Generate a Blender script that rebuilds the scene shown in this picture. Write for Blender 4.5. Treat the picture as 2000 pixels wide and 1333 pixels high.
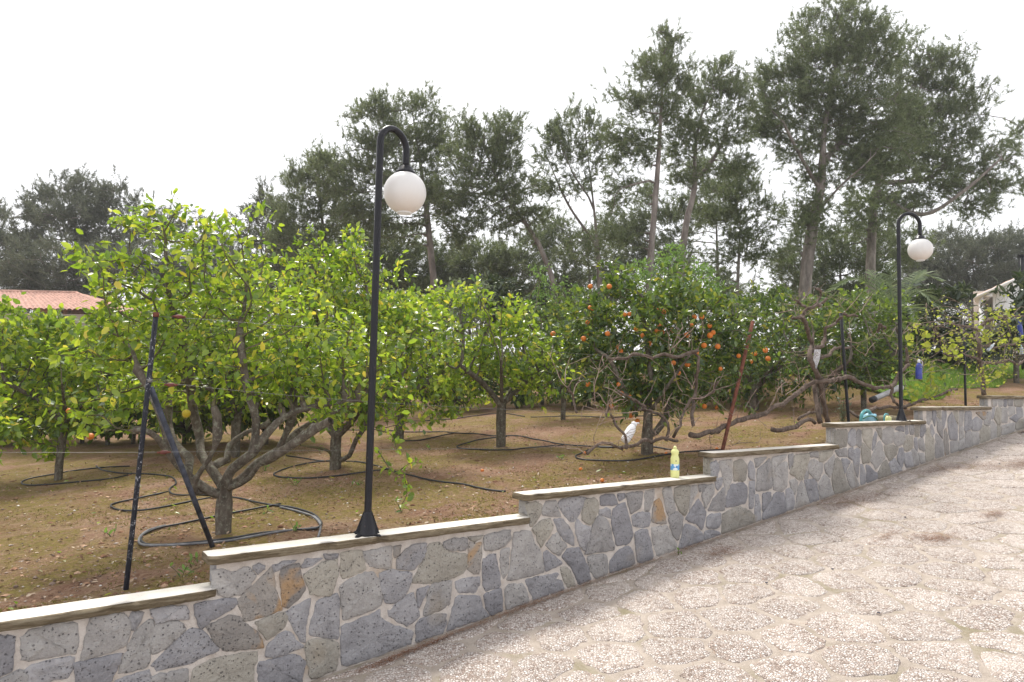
import bpy, bmesh, math, random
import numpy as np
from mathutils import Matrix, Vector

rng = np.random.default_rng(7)
random.seed(7)
DBG = False
scene = bpy.context.scene
col = scene.collection
for _o in list(bpy.data.objects):
    bpy.data.objects.remove(_o)

# ------------------------------------------------------------------ camera, sky, sun
EYE = 2.2                       # eye height (m); z = 0 is the drive below the camera
TH, RHO, PHI, FPX = .06224605, .02101312, .63178144, 1333.0
cR, sR = math.cos(RHO), math.sin(RHO)
right0 = Vector((1, 0, 0)); up0 = Vector((0, -math.sin(TH), math.cos(TH))); fwd = Vector((0, math.cos(TH), math.sin(TH)))
cright = cR * right0 + sR * up0
cup = -sR * right0 + cR * up0
cam_d = bpy.data.cameras.new('camera'); cam = bpy.data.objects.new('camera', cam_d); col.objects.link(cam)
mw = Matrix.Identity(4)
for i in range(3):
    mw[i][0] = cright[i]; mw[i][1] = cup[i]; mw[i][2] = -fwd[i]
mw[2][3] = EYE
cam.matrix_world = mw
cam_d.lens = 24.0; cam_d.sensor_width = 36.0; cam_d.clip_start = .05; cam_d.clip_end = 3000
scene.camera = cam

SUN_EL, SUN_AZ = math.radians(58), math.radians(-24)      # azimuth from +Y towards +X: behind the trees
world = bpy.data.worlds.new('World'); scene.world = world; world.use_nodes = True
wn = world.node_tree.nodes; wl = world.node_tree.links; wn.clear()
w_sky = wn.new('ShaderNodeTexSky'); w_sky.sky_type = 'NISHITA'; w_sky.sun_disc = False
w_sky.sun_elevation = SUN_EL; w_sky.sun_rotation = SUN_AZ; w_sky.dust_density = 4.0; w_sky.air_density = 1.0
w_hs = wn.new('ShaderNodeHueSaturation'); w_hs.inputs['Saturation'].default_value = .35
w_mix = wn.new('ShaderNodeMixRGB'); w_mix.inputs['Fac'].default_value = .72
w_mix.inputs['Color2'].default_value = (9.6, 9.6, 9.9, 1)          # even cloud layer
w_bg = wn.new('ShaderNodeBackground'); w_bg.inputs['Strength'].default_value = .104
w_out = wn.new('ShaderNodeOutputWorld')
wl.new(w_sky.outputs[0], w_hs.inputs['Color']); wl.new(w_hs.outputs[0], w_mix.inputs['Color1'])
wl.new(w_mix.outputs[0], w_bg.inputs['Color']); wl.new(w_bg.outputs[0], w_out.inputs[0])

sun_d = bpy.data.lights.new('sun', 'SUN'); sun_d.energy = 2.7; sun_d.angle = math.radians(12); sun_d.color = (1, .95, .87)
sun = bpy.data.objects.new('sun', sun_d); col.objects.link(sun)
sdir = Vector((math.sin(SUN_AZ) * math.cos(SUN_EL), math.cos(SUN_AZ) * math.cos(SUN_EL), math.sin(SUN_EL)))
sun.rotation_euler = sdir.to_track_quat('Z', 'Y').to_euler()
vs = scene.view_settings
vs.view_transform = 'Standard'; vs.look = 'None'; vs.gamma = 1.0; vs.use_curve_mapping = False
vs.exposure = .62
scene.cycles.max_bounces = 6; scene.cycles.diffuse_bounces = 3; scene.cycles.transmission_bounces = 4; scene.cycles.transparent_max_bounces = 8
scene.cycles.use_denoising = True

# ------------------------------------------------------------------ frames and projection helpers
Uv = np.array([math.cos(PHI), math.sin(PHI), 0.]); Vv = np.array([-math.sin(PHI), math.cos(PHI), 0.])
Zv = np.array([0., 0., 1.]); O3 = np.array([0., 0., EYE])

def ray(p):
    x = p[0] - 1000.; y = 666.5 - p[1]
    x, y = cR * x - sR * y, sR * x + cR * y
    return np.array([x, FPX * math.cos(TH) - y * math.sin(TH), FPX * math.sin(TH) + y * math.cos(TH)]) / FPX
def at(x, y, Y):
    r = ray((x, y)); return O3 + r * (Y / r[1])
def on_v(x, y, v):
    r = ray((x, y)); return O3 + r * (v / (r @ Vv))
def uvz(u, v, z):
    return Uv * u + Vv * v + Zv * (z + EYE)          # z measured from eye level
def to_uv(P):
    P = np.asarray(P); return P[..., :2] @ Uv[:2], P[..., :2] @ Vv[:2]
def sstep(a, b, x):
    t = np.clip((np.asarray(x, float) - a) / (b - a), 0, 1); return t * t * (3 - 2 * t)

def hash2(ix, iy, seed):
    n = (ix.astype(np.int64) * 374761393 + iy.astype(np.int64) * 668265263 + seed * 974711) & 0x7fffffff
    n = ((n ^ (n >> 13)) * 1274126177) & 0x7fffffff
    return ((n ^ (n >> 16)) & 0xffff) / 65535.0
def vnoise(x, y, seed=0):
    x = np.asarray(x, float); y = np.asarray(y, float)
    ix = np.floor(x); iy = np.floor(y); fx = x - ix; fy = y - iy
    fx = fx * fx * (3 - 2 * fx); fy = fy * fy * (3 - 2 * fy)
    a = hash2(ix, iy, seed); b = hash2(ix + 1, iy, seed); c = hash2(ix, iy + 1, seed); d = hash2(ix + 1, iy + 1, seed)
    return (a + (b - a) * fx) * (1 - fy) + (c + (d - c) * fx) * fy
def fbm(x, y, seed=0, oct=4):
    s = 0; a = .5
    for i in range(oct):
        s = s + a * (vnoise(x, y, seed + i) - .5); x = x * 2.03; y = y * 2.03; a *= .5
    return s

def ground_z(u, v):
    """garden soil height, relative to eye level"""
    u = np.asarray(u, float); v = np.asarray(v, float)
    uc = np.clip(u, -9, 19)
    z = -1.45 + .0885 * uc
    far = sstep(14, 40, v)
    z = z * (1 - far) + far * (-1.1)
    z = z + .80 * sstep(4.95, 9.2, v) * sstep(12.0, 14.6, u) * (1 - sstep(16, 34, v))
    return z
def ground_px(x, y):
    r = ray((x, y)); lo, hi = 1., 120.
    for _ in range(50):
        m = (lo + hi) / 2; P = r * m; u, v = to_uv(P)
        if P[2] < ground_z(u, v): hi = m
        else: lo = m
    P = O3 + r * lo
    return P
def ground_at(P):
    u, v = to_uv(P); return EYE + float(ground_z(u, v))
DRV0, DRVS = -2.19, .1055
def drive_z(u): return DRV0 + DRVS * np.asarray(u, float)
def drive_px(x, y):
    r = ray((x, y)); k = DRV0 / (r[2] - DRVS * (r @ Uv)); return O3 + r * k

# ------------------------------------------------------------------ mesh / object helpers
def mesh_np(name, V, groups, mats=(), midx=None, smooth=False):
    """groups: list of (n,k) index arrays"""
    me = bpy.data.meshes.new(name)
    V = np.asarray(V, np.float32).reshape(-1, 3)
    groups = [np.asarray(g, np.int32).reshape(-1, np.asarray(g).shape[-1]) for g in groups if len(g)]
    loops = np.concatenate([g.ravel() for g in groups]) if groups else np.zeros(0, np.int32)
    tot = np.concatenate([np.full(len(g), g.shape[1], np.int32) for g in groups])
    st = np.concatenate([[0], np.cumsum(tot)[:-1]]).astype(np.int32)
    me.vertices.add(len(V)); me.vertices.foreach_set('co', V.ravel())
    me.loops.add(len(loops)); me.loops.foreach_set('vertex_index', loops)
    me.polygons.add(len(tot)); me.polygons.foreach_set('loop_start', st); me.polygons.foreach_set('loop_total', tot)
    for m in mats: me.materials.append(m)
    if midx is not None: me.polygons.foreach_set('material_index', np.asarray(midx, np.int32))
    if smooth: me.polygons.foreach_set('use_smooth', np.ones(len(tot), bool))
    me.update(calc_edges=True)
    return me

def link(name, me, parent=None, kind=None):
    o = bpy.data.objects.new(name, me); col.objects.link(o)
    if parent is not None:
        o.parent = parent
        o.matrix_parent_inverse = Matrix.Translation(-parent.location)     # parents are only translated
    if kind: o['kind'] = kind
    return o
def thing(name, label, cat, loc=(0, 0, 0), group=None):
    o = bpy.data.objects.new(name, None); col.objects.link(o); o.location = [float(c) for c in loc]
    o.empty_display_size = .1
    tag(o, label, cat, group); return o
def tag(o, label, cat, group=None):
    o['label'] = label; o['category'] = cat
    if group: o['group'] = group
    return o

class MB:
    """collects shapes, then becomes ONE mesh"""
    def __init__(s): s.V = []; s.Q = []; s.T = []; s.n = 0
    def add(s, V, Q=None, T=None):
        V = np.asarray(V, float).reshape(-1, 3)
        if Q is not None and len(Q): s.Q.append(np.asarray(Q, int) + s.n)
        if T is not None and len(T): s.T.append(np.asarray(T, int) + s.n)
        s.V.append(V); s.n += len(V); return s
    def tube(s, pts, radii, k=8, caps=True):
        pts = np.asarray(pts, float); n = len(pts)
        radii = np.broadcast_to(np.asarray(radii, float), (n,))
        d = np.gradient(pts, axis=0); d /= np.linalg.norm(d, axis=1)[:, None] + 1e-12
        ref = np.array([0, 0, 1.]) if abs(d[0][2]) < .9 else np.array([1., 0, 0])
        A = np.zeros_like(pts); a = np.cross(d[0], ref); a /= np.linalg.norm(a)
        for i in range(n):
            a = a - d[i] * (a @ d[i]); a /= np.linalg.norm(a) + 1e-12; A[i] = a
        B = np.cross(d, A)
        t = np.arange(k) * 2 * np.pi / k
        R = pts[:, None] + radii[:, None, None] * (A[:, None] * np.cos(t)[None, :, None] + B[:, None] * np.sin(t)[None, :, None])
        i, j = np.meshgrid(np.arange(n - 1), np.arange(k), indexing='ij')
        q = np.stack([i * k + j, i * k + (j + 1) % k, (i + 1) * k + (j + 1) % k, (i + 1) * k + j], -1).reshape(-1, 4)
        V = R.reshape(-1, 3); T = None
        if caps:
            V = np.concatenate([V, pts[:1], pts[-1:]]); b = n * k; jj = np.arange(k)
            T = np.concatenate([np.stack([np.full(k, b), (jj + 1) % k, jj], 1), np.stack([np.full(k, b + 1), (n - 1) * k + jj, (n - 1) * k + (jj + 1) % k], 1)])
        return s.add(V, q, T)
    def lathe(s, prof, origin, axis=(0, 0, 1), k=20):
        """prof: (r, h) along axis"""
        prof = np.asarray(prof, float); ax = np.asarray(axis, float); ax /= np.linalg.norm(ax)
        ref = np.array([1., 0, 0]) if abs(ax[0]) < .8 else np.array([0, 1., 0])
        a = np.cross(ax, ref); a /= np.linalg.norm(a); b = np.cross(ax, a)
        t = np.arange(k) * 2 * np.pi / k; n = len(prof)
        R = np.asarray(origin, float) + prof[:, 1][:, None, None] * ax + np.maximum(prof[:, 0], 1e-5)[:, None, None] * (a * np.cos(t)[:, None] + b * np.sin(t)[:, None])[None]
        i, j = np.meshgrid(np.arange(n - 1), np.arange(k), indexing='ij')
        q = np.stack([i * k + j, i * k + (j + 1) % k, (i + 1) * k + (j + 1) % k, (i + 1) * k + j], -1).reshape(-1, 4)
        return s.add(R.reshape(-1, 3), q)
    def box(s, c, ex, ey, ez):
        c, ex, ey, ez = [np.asarray(a, float) for a in (c, ex, ey, ez)]
        V = [c + a * ex + b * ey + d * ez for a in (-1, 1) for b in (-1, 1) for d in (-1, 1)]
        return s.add(V, [[0, 1, 3, 2], [4, 6, 7, 5], [0, 4, 5, 1], [2, 3, 7, 6], [0, 2, 6, 4], [1, 5, 7, 3]])
    def mesh(s, name, mat, smooth=True):
        V = np.concatenate(s.V); g = []
        if s.Q: g.append(np.concatenate(s.Q))
        if s.T: g.append(np.concatenate(s.T))
        return mesh_np(name, V, g, [mat] if mat else [], smooth=smooth)
    def build(s, name, mat, parent=None, smooth=True, kind=None):
        me = s.mesh(name, mat, smooth)
        o = link(name, me, parent, kind)
        if parent is None:                      # origin at the base
            b = np.concatenate(s.V); p = np.array([b[:, 0].mean(), b[:, 1].mean(), b[:, 2].min()])
            me.transform(Matrix.Translation(-Vector(p))); o.location = p
        return o

def spline(P, step=.08, seed=None, jit=0.):
    """Catmull-Rom through P; columns beyond 3 are carried along"""
    P = np.asarray(P, float); Q = np.concatenate([[2 * P[0] - P[1]], P, [2 * P[-1] - P[-2]]]); out = []
    for i in range(1, len(Q) - 2):
        L = np.linalg.norm(Q[i + 1][:3] - Q[i][:3]); n = max(2, int(L / step))
        t = np.linspace(0, 1, n, endpoint=False)[:, None]
        a, b, c, d = Q[i - 1], Q[i], Q[i + 1], Q[i + 2]
        out.append(.5 * ((2 * b) + (-a + c) * t + (2 * a - 5 * b + 4 * c - d) * t ** 2 + (-a + 3 * b - 3 * c + d) * t ** 3))
    out.append(Q[-2][None]); R = np.concatenate(out)
    if jit: R[:, :3] += rng.normal(0, jit, (len(R), 3))
    return R

# ------------------------------------------------------------------ materials
class NT:
    def __init__(s, name):
        s.m = bpy.data.materials.new(name); s.m.use_nodes = True; s.t = s.m.node_tree; s.t.nodes.clear()
        s.out = s.n('ShaderNodeOutputMaterial')
    def n(s, typ, **kw):
        x = s.t.nodes.new(typ)
        for k, v in kw.items():
            if k in x.bl_rna.properties: setattr(x, k, v)
        return x
    def l(s, a, b): s.t.links.new(a, b)
    def coord(s, scale=None):
        g = s.n('ShaderNodeNewGeometry').outputs['Position']
        if scale is None: return g
        mp = s.n('ShaderNodeMapping'); mp.inputs['Scale'].default_value = scale if hasattr(scale, '__len__') else (scale,) * 3
        s.l(g, mp.inputs[0]); return mp.outputs[0]
    def noise(s, vec, scale, detail=4, rough=.55, dist=0.):
        x = s.n('ShaderNodeTexNoise'); x.inputs['Scale'].default_value = scale; x.inputs['Detail'].default_value = detail
        x.inputs['Roughness'].default_value = rough; x.inputs['Distortion'].default_value = dist
        s.l(vec, x.inputs['Vector']); return x.outputs['Fac']
    def vor(s, vec, scale, feature='F1', rand=1.):
        x = s.n('ShaderNodeTexVoronoi'); x.feature = feature; x.inputs['Scale'].default_value = scale
        x.inputs['Randomness'].default_value = rand; s.l(vec, x.inputs['Vector']); return x
    def ramp(s, fac, stops, interp='LINEAR'):
        x = s.n('ShaderNodeValToRGB'); x.color_ramp.interpolation = interp; e = x.color_ramp.elements
        while len(e) > 1: e.remove(e[-1])
        for i, (p, c) in enumerate(stops):
            el = e[0] if i == 0 else e.new(p)
            el.position = p; el.color = (c if hasattr(c, '__len__') else (c,) * 3) + (1,) if not hasattr(c, '__len__') or len(c) == 3 else c
        s.l(fac, x.inputs[0]); return x.outputs[0]
    def mix(s, fac, a, b, blend='MIX'):
        x = s.n('ShaderNodeMixRGB'); x.blend_type = blend
        for sock, v in ((x.inputs[0], fac), (x.inputs[1], a), (x.inputs[2], b)):
            if hasattr(v, 'is_linked'): s.l(v, sock)
            elif hasattr(v, '__len__'): sock.default_value = tuple(v) + (1,)
            else: sock.default_value = v if sock.type == 'VALUE' else (v, v, v, 1)
        return x.outputs[0]
    def math(s, op, a, b=0.):
        x = s.n('ShaderNodeMath'); x.operation = op
        for sock, v in ((x.inputs[0], a), (x.inputs[1], b)):
            if hasattr(v, 'is_linked'): s.l(v, sock)
            else: sock.default_value = v
        return x.outputs[0]
    def bump(s, h, dist, strength=1.):
        x = s.n('ShaderNodeBump'); x.inputs['Distance'].default_value = dist; x.inputs['Strength'].default_value = strength
        s.l(h, x.inputs['Height']); return x.outputs[0]
    def bsdf(s, color, rough=.8, normal=None, spec=.4, metal=0., **kw):
        p = s.n('ShaderNodeBsdfPrincipled')
        for nm, v in (('Base Color', color), ('Roughness', rough), ('Normal', normal), ('Specular IOR Level', spec), ('Metallic', metal)):
            if v is None: continue
            if hasattr(v, 'is_linked'): s.l(v, p.inputs[nm])
            elif hasattr(v, '__len__'): p.inputs[nm].default_value = tuple(v) + (1,)
            else: p.inputs[nm].default_value = v
        for nm, v in kw.items(): p.inputs[nm].default_value = v
        return p.outputs[0]
    def done(s, sh):
        s.l(sh, s.out.inputs[0]); return s.m
    def rand(s):
        """one random number per leaf, whether it is an island or an object of its own"""
        a = s.n('ShaderNodeNewGeometry').outputs['Random Per Island']; b = s.n('ShaderNodeObjectInfo').outputs['Random']
        return s.math('FRACT', s.math('ADD', a, b))

def simple(name, color, rough=.6, spec=.4, metal=0., var=.25, scale=8., bump=0., **kw):
    t = NT(name); c = t.coord(); n = t.noise(c, scale, 5)
    dark = tuple(x * (1 - var) for x in color); lite = tuple(min(1, x * (1 + var)) for x in color)
    cc = t.ramp(n, [(.3, dark), (.7, lite)])
    nm = t.bump(t.noise(c, scale * 6, 4), bump) if bump else None
    return t.done(t.bsdf(cc, rough, nm, spec, metal, **kw))

def stone_mat(name, stops, stain=None):
    t = NT(name); c = t.coord(); r = t.n('ShaderNodeObjectInfo').outputs['Random']
    big = t.noise(c, 7, 5, .6); fine = t.noise(c, 70, 5, .65)
    base = t.ramp(t.math('ADD', t.math('MULTIPLY', big, .6), t.math('MULTIPLY', fine, .4)), stops)
    tone = t.ramp(r, [(0, (.80, .80, .82)), (.5, (1, 1, 1)), (1, (1.16, 1.15, 1.14))])
    base = t.mix(1, base, tone, 'MULTIPLY')
    st = t.noise(c, 3.1, 3, .5, .6)
    if stain is not None:
        base = t.mix(t.ramp(st, [(.50, 0), (.58, .85)]), base, stain)
    else:
        base = t.mix(t.ramp(st, [(.60, 0), (.74, .4)]), base, (.36, .30, .22))
    v1 = t.vor(c, 32).outputs['Distance']; v2 = t.vor(c, 60).outputs['Distance']
    gate = t.noise(c, 5, 2)
    pore = t.math('MAXIMUM', t.ramp(v1, [(.13, 1), (.2, 0)]), t.math('MULTIPLY', t.ramp(v2, [(.14, 1), (.22, 0)]), t.ramp(gate, [(.45, 0), (.55, 1)])))
    base = t.mix(t.math('MULTIPLY', pore, .6), base, (.06, .06, .07))
    h = t.math('SUBTRACT', t.math('ADD', t.math('MULTIPLY', t.noise(c, 18, 6, .65), 1.), t.math('MULTIPLY', fine, .35)), t.math('MULTIPLY', pore, .5))
    return t.done(t.bsdf(base, .78, t.bump(h, .022, 1.), .35))

M = {}
M['stone_dark'] = stone_mat('basalt_dark', [(.3, (.22, .217, .23)), (.5, (.315, .312, .326)), (.7, (.425, .42, .434))])
M['stone_mid'] = stone_mat('basalt_mid', [(.3, (.255, .247, .242)), (.5, (.35, .338, .33)), (.7, (.46, .45, .435))])
M['stone_tan'] = stone_mat('basalt_tan', [(.3, (.265, .25, .22)), (.5, (.355, .333, .29)), (.7, (.46, .44, .395))])
M['stone_ochre'] = stone_mat('basalt_ochre', [(.3, (.22, .21, .2)), (.5, (.29, .27, .25)), (.7, (.36, .34, .31))], (.42, .27, .14))

t = NT('mortar'); c = t.coord()
b = t.ramp(t.noise(c, 9, 6, .65), [(.3, (.46, .41, .37)), (.55, (.62, .57, .525)), (.75, (.71, .67, .63))])
b = t.mix(t.ramp(t.noise(c, 3.5, 4, .6, .5), [(.56, 0), (.72, .6)]), b, (.40, .30, .20))
M['mortar'] = t.done(t.bsdf(b, .9, t.bump(t.noise(c, 60, 6, .7), .012), .25))

t = NT('coping_top'); c = t.coord()
b = t.ramp(t.noise(c, 5, 6, .6), [(.3, (.62, .575, .50)), (.6, (.74, .70, .635)), (.8, (.80, .77, .71))])
b = t.mix(t.ramp(t.noise(c, 2.1, 5, .6, .4), [(.58, 0), (.76, .55)]), b, (.46, .39, .29))
b = t.mix(t.ramp(t.vor(c, 40).outputs['Distance'], [(.07, .6), (.13, 0)]), b, (.25, .2, .15))
M['coping_top'] = t.done(t.bsdf(b, .6, t.bump(t.noise(c, 40, 5, .6), .006), .4))
t = NT('coping_edge'); c = t.coord((.6, .6, 7))
b = t.ramp(t.noise(c, 6, 7, .7, .4), [(.25, (.075, .055, .03)), (.44, (.20, .155, .095)), (.6, (.34, .28, .19)), (.78, (.52, .46, .36))])
M['coping_edge'] = t.done(t.bsdf(b, .9, t.bump(t.noise(c, 22, 7, .7, .3), .03), .25))

# exposed-aggregate paving: pebbles of every pale kind set in grout
t = NT('aggregate_paving'); c = t.coord()
wob = t.n('ShaderNodeTexNoise'); wob.inputs['Scale'].default_value = 30; t.l(c, wob.inputs['Vector'])
cc = t.mix(.012, c, wob.outputs['Color'], 'ADD')
vd = t.vor(cc, 54, 'DISTANCE_TO_EDGE').outputs['Distance']; vc = t.vor(cc, 54)
sep = t.n('ShaderNodeSeparateColor'); t.l(vc.outputs['Color'], sep.inputs[0])
peb = t.ramp(sep.outputs[0], [(0, (.27, .21, .18)), (.14, (.44, .35, .30)), (.32, (.62, .54, .49)), (.6, (.75, .70, .665)), (.85, (.65, .57, .52)), (1, (.84, .81, .775))])
grout = t.ramp(t.noise(c, 4, 4), [(.35, (.26, .19, .15)), (.65, (.41, .335, .28))])
gap = t.ramp(vd, [(.04, 1), (.12, 0)])
b = t.mix(gap, peb, grout)
wear = t.ramp(t.noise(c, 1.7, 6, .65, .3), [(.45, .0), (.70, .5)])
b = t.mix(wear, b, (.56, .50, .44))
b = t.mix(t.ramp(t.noise(c, 2.9, 6, .7, .6), [(.61, 0), (.72, .5)]), b, (.24, .20, .12))
tone = t.ramp(t.n('ShaderNodeObjectInfo').outputs['Random'], [(0, (.94, .935, .93)), (1, (1.05, 1.045, 1.04))])
b = t.mix(1, b, tone, 'MULTIPLY')
h = t.ramp(vd, [(0, 0), (.25, 1)])
M['paving'] = t.done(t.bsdf(b, .62, t.bump(t.math('MULTIPLY', h, t.math('SUBTRACT', 1., wear)), .008), .35))
t = NT('paving_joint'); c = t.coord()
b = t.ramp(t.noise(c, 6, 6, .65), [(.3, (.31, .26, .215)), (.55, (.425, .365, .31)), (.8, (.53, .465, .40))])
b = t.mix(t.ramp(t.noise(c, 1.6, 5, .65, .5), [(.52, 0), (.68, .75)]), b, (.20, .175, .09))
b = t.mix(t.ramp(t.noise(c, 120, 3, .6), [(.6, 0), (.7, .5)]), b, (.66, .60, .53))
M['joint'] = t.done(t.bsdf(b, .9, t.bump(t.noise(c, 50, 6, .7), .012), .25))

t = NT('garden_soil'); c = t.coord()
n1 = t.noise(c, 2.2, 8, .7, .3); n2 = t.noise(c, 35, 6, .75); n3 = t.noise(c, .9, 6, .65, .8)
soil = t.ramp(t.math('ADD', t.math('MULTIPLY', n1, .42), t.math('MULTIPLY', n2, .58)), [(.33, (.155, .075, .045)), (.45, (.335, .187, .118)), (.56, (.48, .31, .21)), (.7, (.64, .48, .36))])
moss = t.ramp(t.noise(c, 28, 6, .7), [(.3, (.14, .118, .024)), (.55, (.30, .245, .05)), (.75, (.44, .36, .09))])
mf = t.math('MULTIPLY', t.ramp(n3, [(.41, 0), (.55, 1)]), t.ramp(t.noise(c, 16, 5, .7), [(.34, .25), (.56, 1)]))
b = t.mix(t.math('MULTIPLY', mf, .85), soil, moss)
b = t.mix(t.ramp(t.noise(c, 1.3, 5, .6), [(.56, 0), (.7, .35)]), b, (.36, .25, .10))
M['soil'] = t.done(t.bsdf(b, .93, t.bump(t.math('ADD', n2, t.math('MULTIPLY', t.noise(c, 110, 4, .7), .6)), .055), .2))

M['lawn'] = simple('lawn_turf', (.13, .23, .035), .9, .2, var=.4, scale=6, bump=.02)

t = NT('grass_blade'); r = t.rand()
b = t.ramp(r, [(0, (.14, .26, .03)), (.5, (.22, .36, .045)), (1, (.34, .42, .08))])
tr = t.n('ShaderNodeBsdfTranslucent'); t.l(b, tr.inputs[0]); ms = t.n('ShaderNodeMixShader'); ms.inputs[0].default_value = .4
t.l(t.bsdf(b, .6, None, .3), ms.inputs[1]); t.l(tr.outputs[0], ms.inputs[2]); M['grass'] = t.done(ms.outputs[0])

def leaf_mat(name, stops, tstops, rough=.34, trans=.42, spec=.5):
    t = NT(name); r = t.rand()
    a = t.ramp(r, stops); b = t.ramp(r, tstops)
    tr = t.n('ShaderNodeBsdfTranslucent'); t.l(b, tr.inputs[0]); ms = t.n('ShaderNodeMixShader'); ms.inputs[0].default_value = trans
    t.l(t.bsdf(a, rough, None, spec), ms.inputs[1]); t.l(tr.outputs[0], ms.inputs[2]); return t.done(ms.outputs[0])
M['leaf_lemon'] = leaf_mat('lemon_leaf',
    [(0, (.055, .11, .022)), (.3, (.115, .195, .034)), (.7, (.195, .285, .045)), (.93, (.30, .36, .06)), (.965, (.60, .57, .09)), (1, (.64, .53, .08))],
    [(0, (.20, .34, .025)), (.3, (.38, .56, .035)), (.7, (.54, .70, .045)), (.93, (.66, .76, .06)), (.965, (.90, .86, .09)), (1, (.90, .70, .08))], .26, .44, .6)
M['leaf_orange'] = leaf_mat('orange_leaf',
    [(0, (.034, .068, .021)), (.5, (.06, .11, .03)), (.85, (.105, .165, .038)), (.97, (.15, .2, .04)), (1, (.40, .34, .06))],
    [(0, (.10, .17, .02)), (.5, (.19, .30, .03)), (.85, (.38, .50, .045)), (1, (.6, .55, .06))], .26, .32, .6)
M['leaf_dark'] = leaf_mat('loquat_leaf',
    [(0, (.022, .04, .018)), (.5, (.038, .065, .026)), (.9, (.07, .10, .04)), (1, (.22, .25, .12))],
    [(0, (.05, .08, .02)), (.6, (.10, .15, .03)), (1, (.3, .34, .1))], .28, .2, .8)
M['leaf_mid'] = leaf_mat('hedge_leaf',
    [(0, (.04, .075, .02)), (.5, (.075, .125, .03)), (1, (.13, .185, .04))], [(0, (.14, .22, .03)), (.6, (.26, .38, .04)), (1, (.4, .5, .06))], .35, .38)
M['leaf_light'] = leaf_mat('light_shrub_leaf',
    [(0, (.09, .17, .045)), (.5, (.14, .245, .06)), (1, (.2, .32, .08))], [(0, (.2, .34, .06)), (1, (.32, .5, .09))], .5, .4, .3)
M['leaf_grey'] = leaf_mat('grey_shrub_leaf',
    [(0, (.14, .17, .11)), (1, (.27, .31, .21))], [(0, (.2, .26, .12)), (1, (.34, .4, .2))], .6, .3, .3)
M['leaf_vine'] = leaf_mat('vine_leaf',
    [(0, (.20, .25, .04)), (.6, (.32, .36, .06)), (1, (.42, .42, .09))], [(0, (.42, .52, .05)), (1, (.62, .66, .08))], .5, .5, .3)
M['needle'] = leaf_mat('pine_needle',
    [(0, (.066, .086, .044)), (.5, (.120, .148, .078)), (.85, (.172, .20, .106)), (1, (.25, .245, .145))],
    [(0, (.12, .165, .06)), (1, (.26, .31, .12))], .5, .40, .35)
M['needle_grey'] = leaf_mat('far_pine_needle',
    [(0, (.068, .080, .056)), (.5, (.10, .115, .078)), (1, (.15, .16, .11))], [(0, (.11, .135, .08)), (1, (.2, .22, .13))], .55, .36, .3)
M['palm'] = leaf_mat('palm_leaflet', [(0, (.12, .17, .085)), (1, (.27, .32, .18))], [(0, (.2, .28, .1)), (1, (.36, .42, .18))], .4, .3)

def bark(name, stops, sc=14, bump=.02, lichen=None, lf=.5):
    t = NT(name); c = t.coord((1, 1, .35)); n = t.noise(c, sc, 7, .7, .3)
    b = t.ramp(n, stops)
    if lichen: b = t.mix(t.math('MULTIPLY', t.ramp(t.noise(t.coord(), 26, 5, .7), [(.52, 0), (.62, 1)]), lf), b, lichen)
    return t.done(t.bsdf(b, .92, t.bump(n, bump), .2))
M['bark_citrus'] = bark('citrus_bark', [(.3, (.055, .045, .035)), (.5, (.115, .095, .075)), (.7, (.20, .175, .145))], 18, .015, (.30, .31, .24))
M['bark_pine'] = bark('pine_bark', [(.3, (.085, .07, .064)), (.5, (.20, .168, .152)), (.7, (.34, .30, .275))], 5, .04)
M['bark_vine'] = bark('vine_bark', [(.3, (.05, .037, .03)), (.5, (.12, .088, .07)), (.7, (.22, .175, .145))], 22, .012)
M['twig_vine'] = bark('vine_cane', [(.3, (.165, .11, .085)), (.5, (.28, .205, .165)), (.7, (.41, .33, .28))], 12, .003)
M['twig'] = bark('citrus_twig', [(.3, (.07, .065, .035)), (.6, (.15, .13, .07)), (.8, (.22, .19, .12))], 12, .003)

t = NT('black_paint'); c = t.coord()
b = t.mix(t.ramp(t.noise(c, 30, 4, .6), [(.66, 0), (.7, .5)]), (.012, .012, .016), (.10, .075, .065))
M['black'] = t.done(t.bsdf(b, .3, t.bump(t.noise(c, 60, 3), .0015), .28))
t = NT('worn_black_paint'); c = t.coord((1, 1, .6))
w = t.ramp(t.noise(c, 55, 6, .75), [(.56, 0), (.6, 1)])
b = t.mix(t.math('MULTIPLY', w, t.ramp(t.noise(c, 5, 4), [(.42, 0), (.6, 1)])), (.012, .013, .02), (.40, .40, .43))
M['worn_black'] = t.done(t.bsdf(b, .5, t.bump(t.noise(c, 60, 5, .7), .004), .25))
M['worn_grey'] = simple('weathered_black_paint', (.05, .055, .075), .6, .35, var=.7, scale=14, bump=.004)
M['rust'] = simple('rusty_iron', (.15, .052, .032), .85, .3, var=.5, scale=22, bump=.004)
M['wire'] = simple('galvanised_wire', (.20, .195, .19), .5, .4, .6, var=.2)
M['hose'] = simple('black_hose', (.022, .022, .026), .5, .4, var=.4, scale=20)
M['hose_grey'] = simple('dusty_hose', (.16, .16, .17), .6, .35, var=.4, scale=16)
t = NT('opal_globe'); c = t.n('ShaderNodeTexCoord').outputs['Object']
sep = t.n('ShaderNodeSeparateXYZ'); t.l(c, sep.inputs[0])
mp = t.n('ShaderNodeMapping'); mp.inputs['Scale'].default_value = (1, 1, .12); t.l(c, mp.inputs[0])
stv = t.math('ADD', t.math('ADD', t.math('MULTIPLY', sep.outputs[2], 3.), .45), t.math('MULTIPLY', t.noise(mp.outputs[0], 40, 4), .12))
dirt = t.ramp(stv, [(0, .6), (.12, .42), (.42, .10), (.85, 0)])       # grime run down to the bottom ring
b = t.mix(dirt, (.88, .88, .88), (.66, .50, .36))
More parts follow.
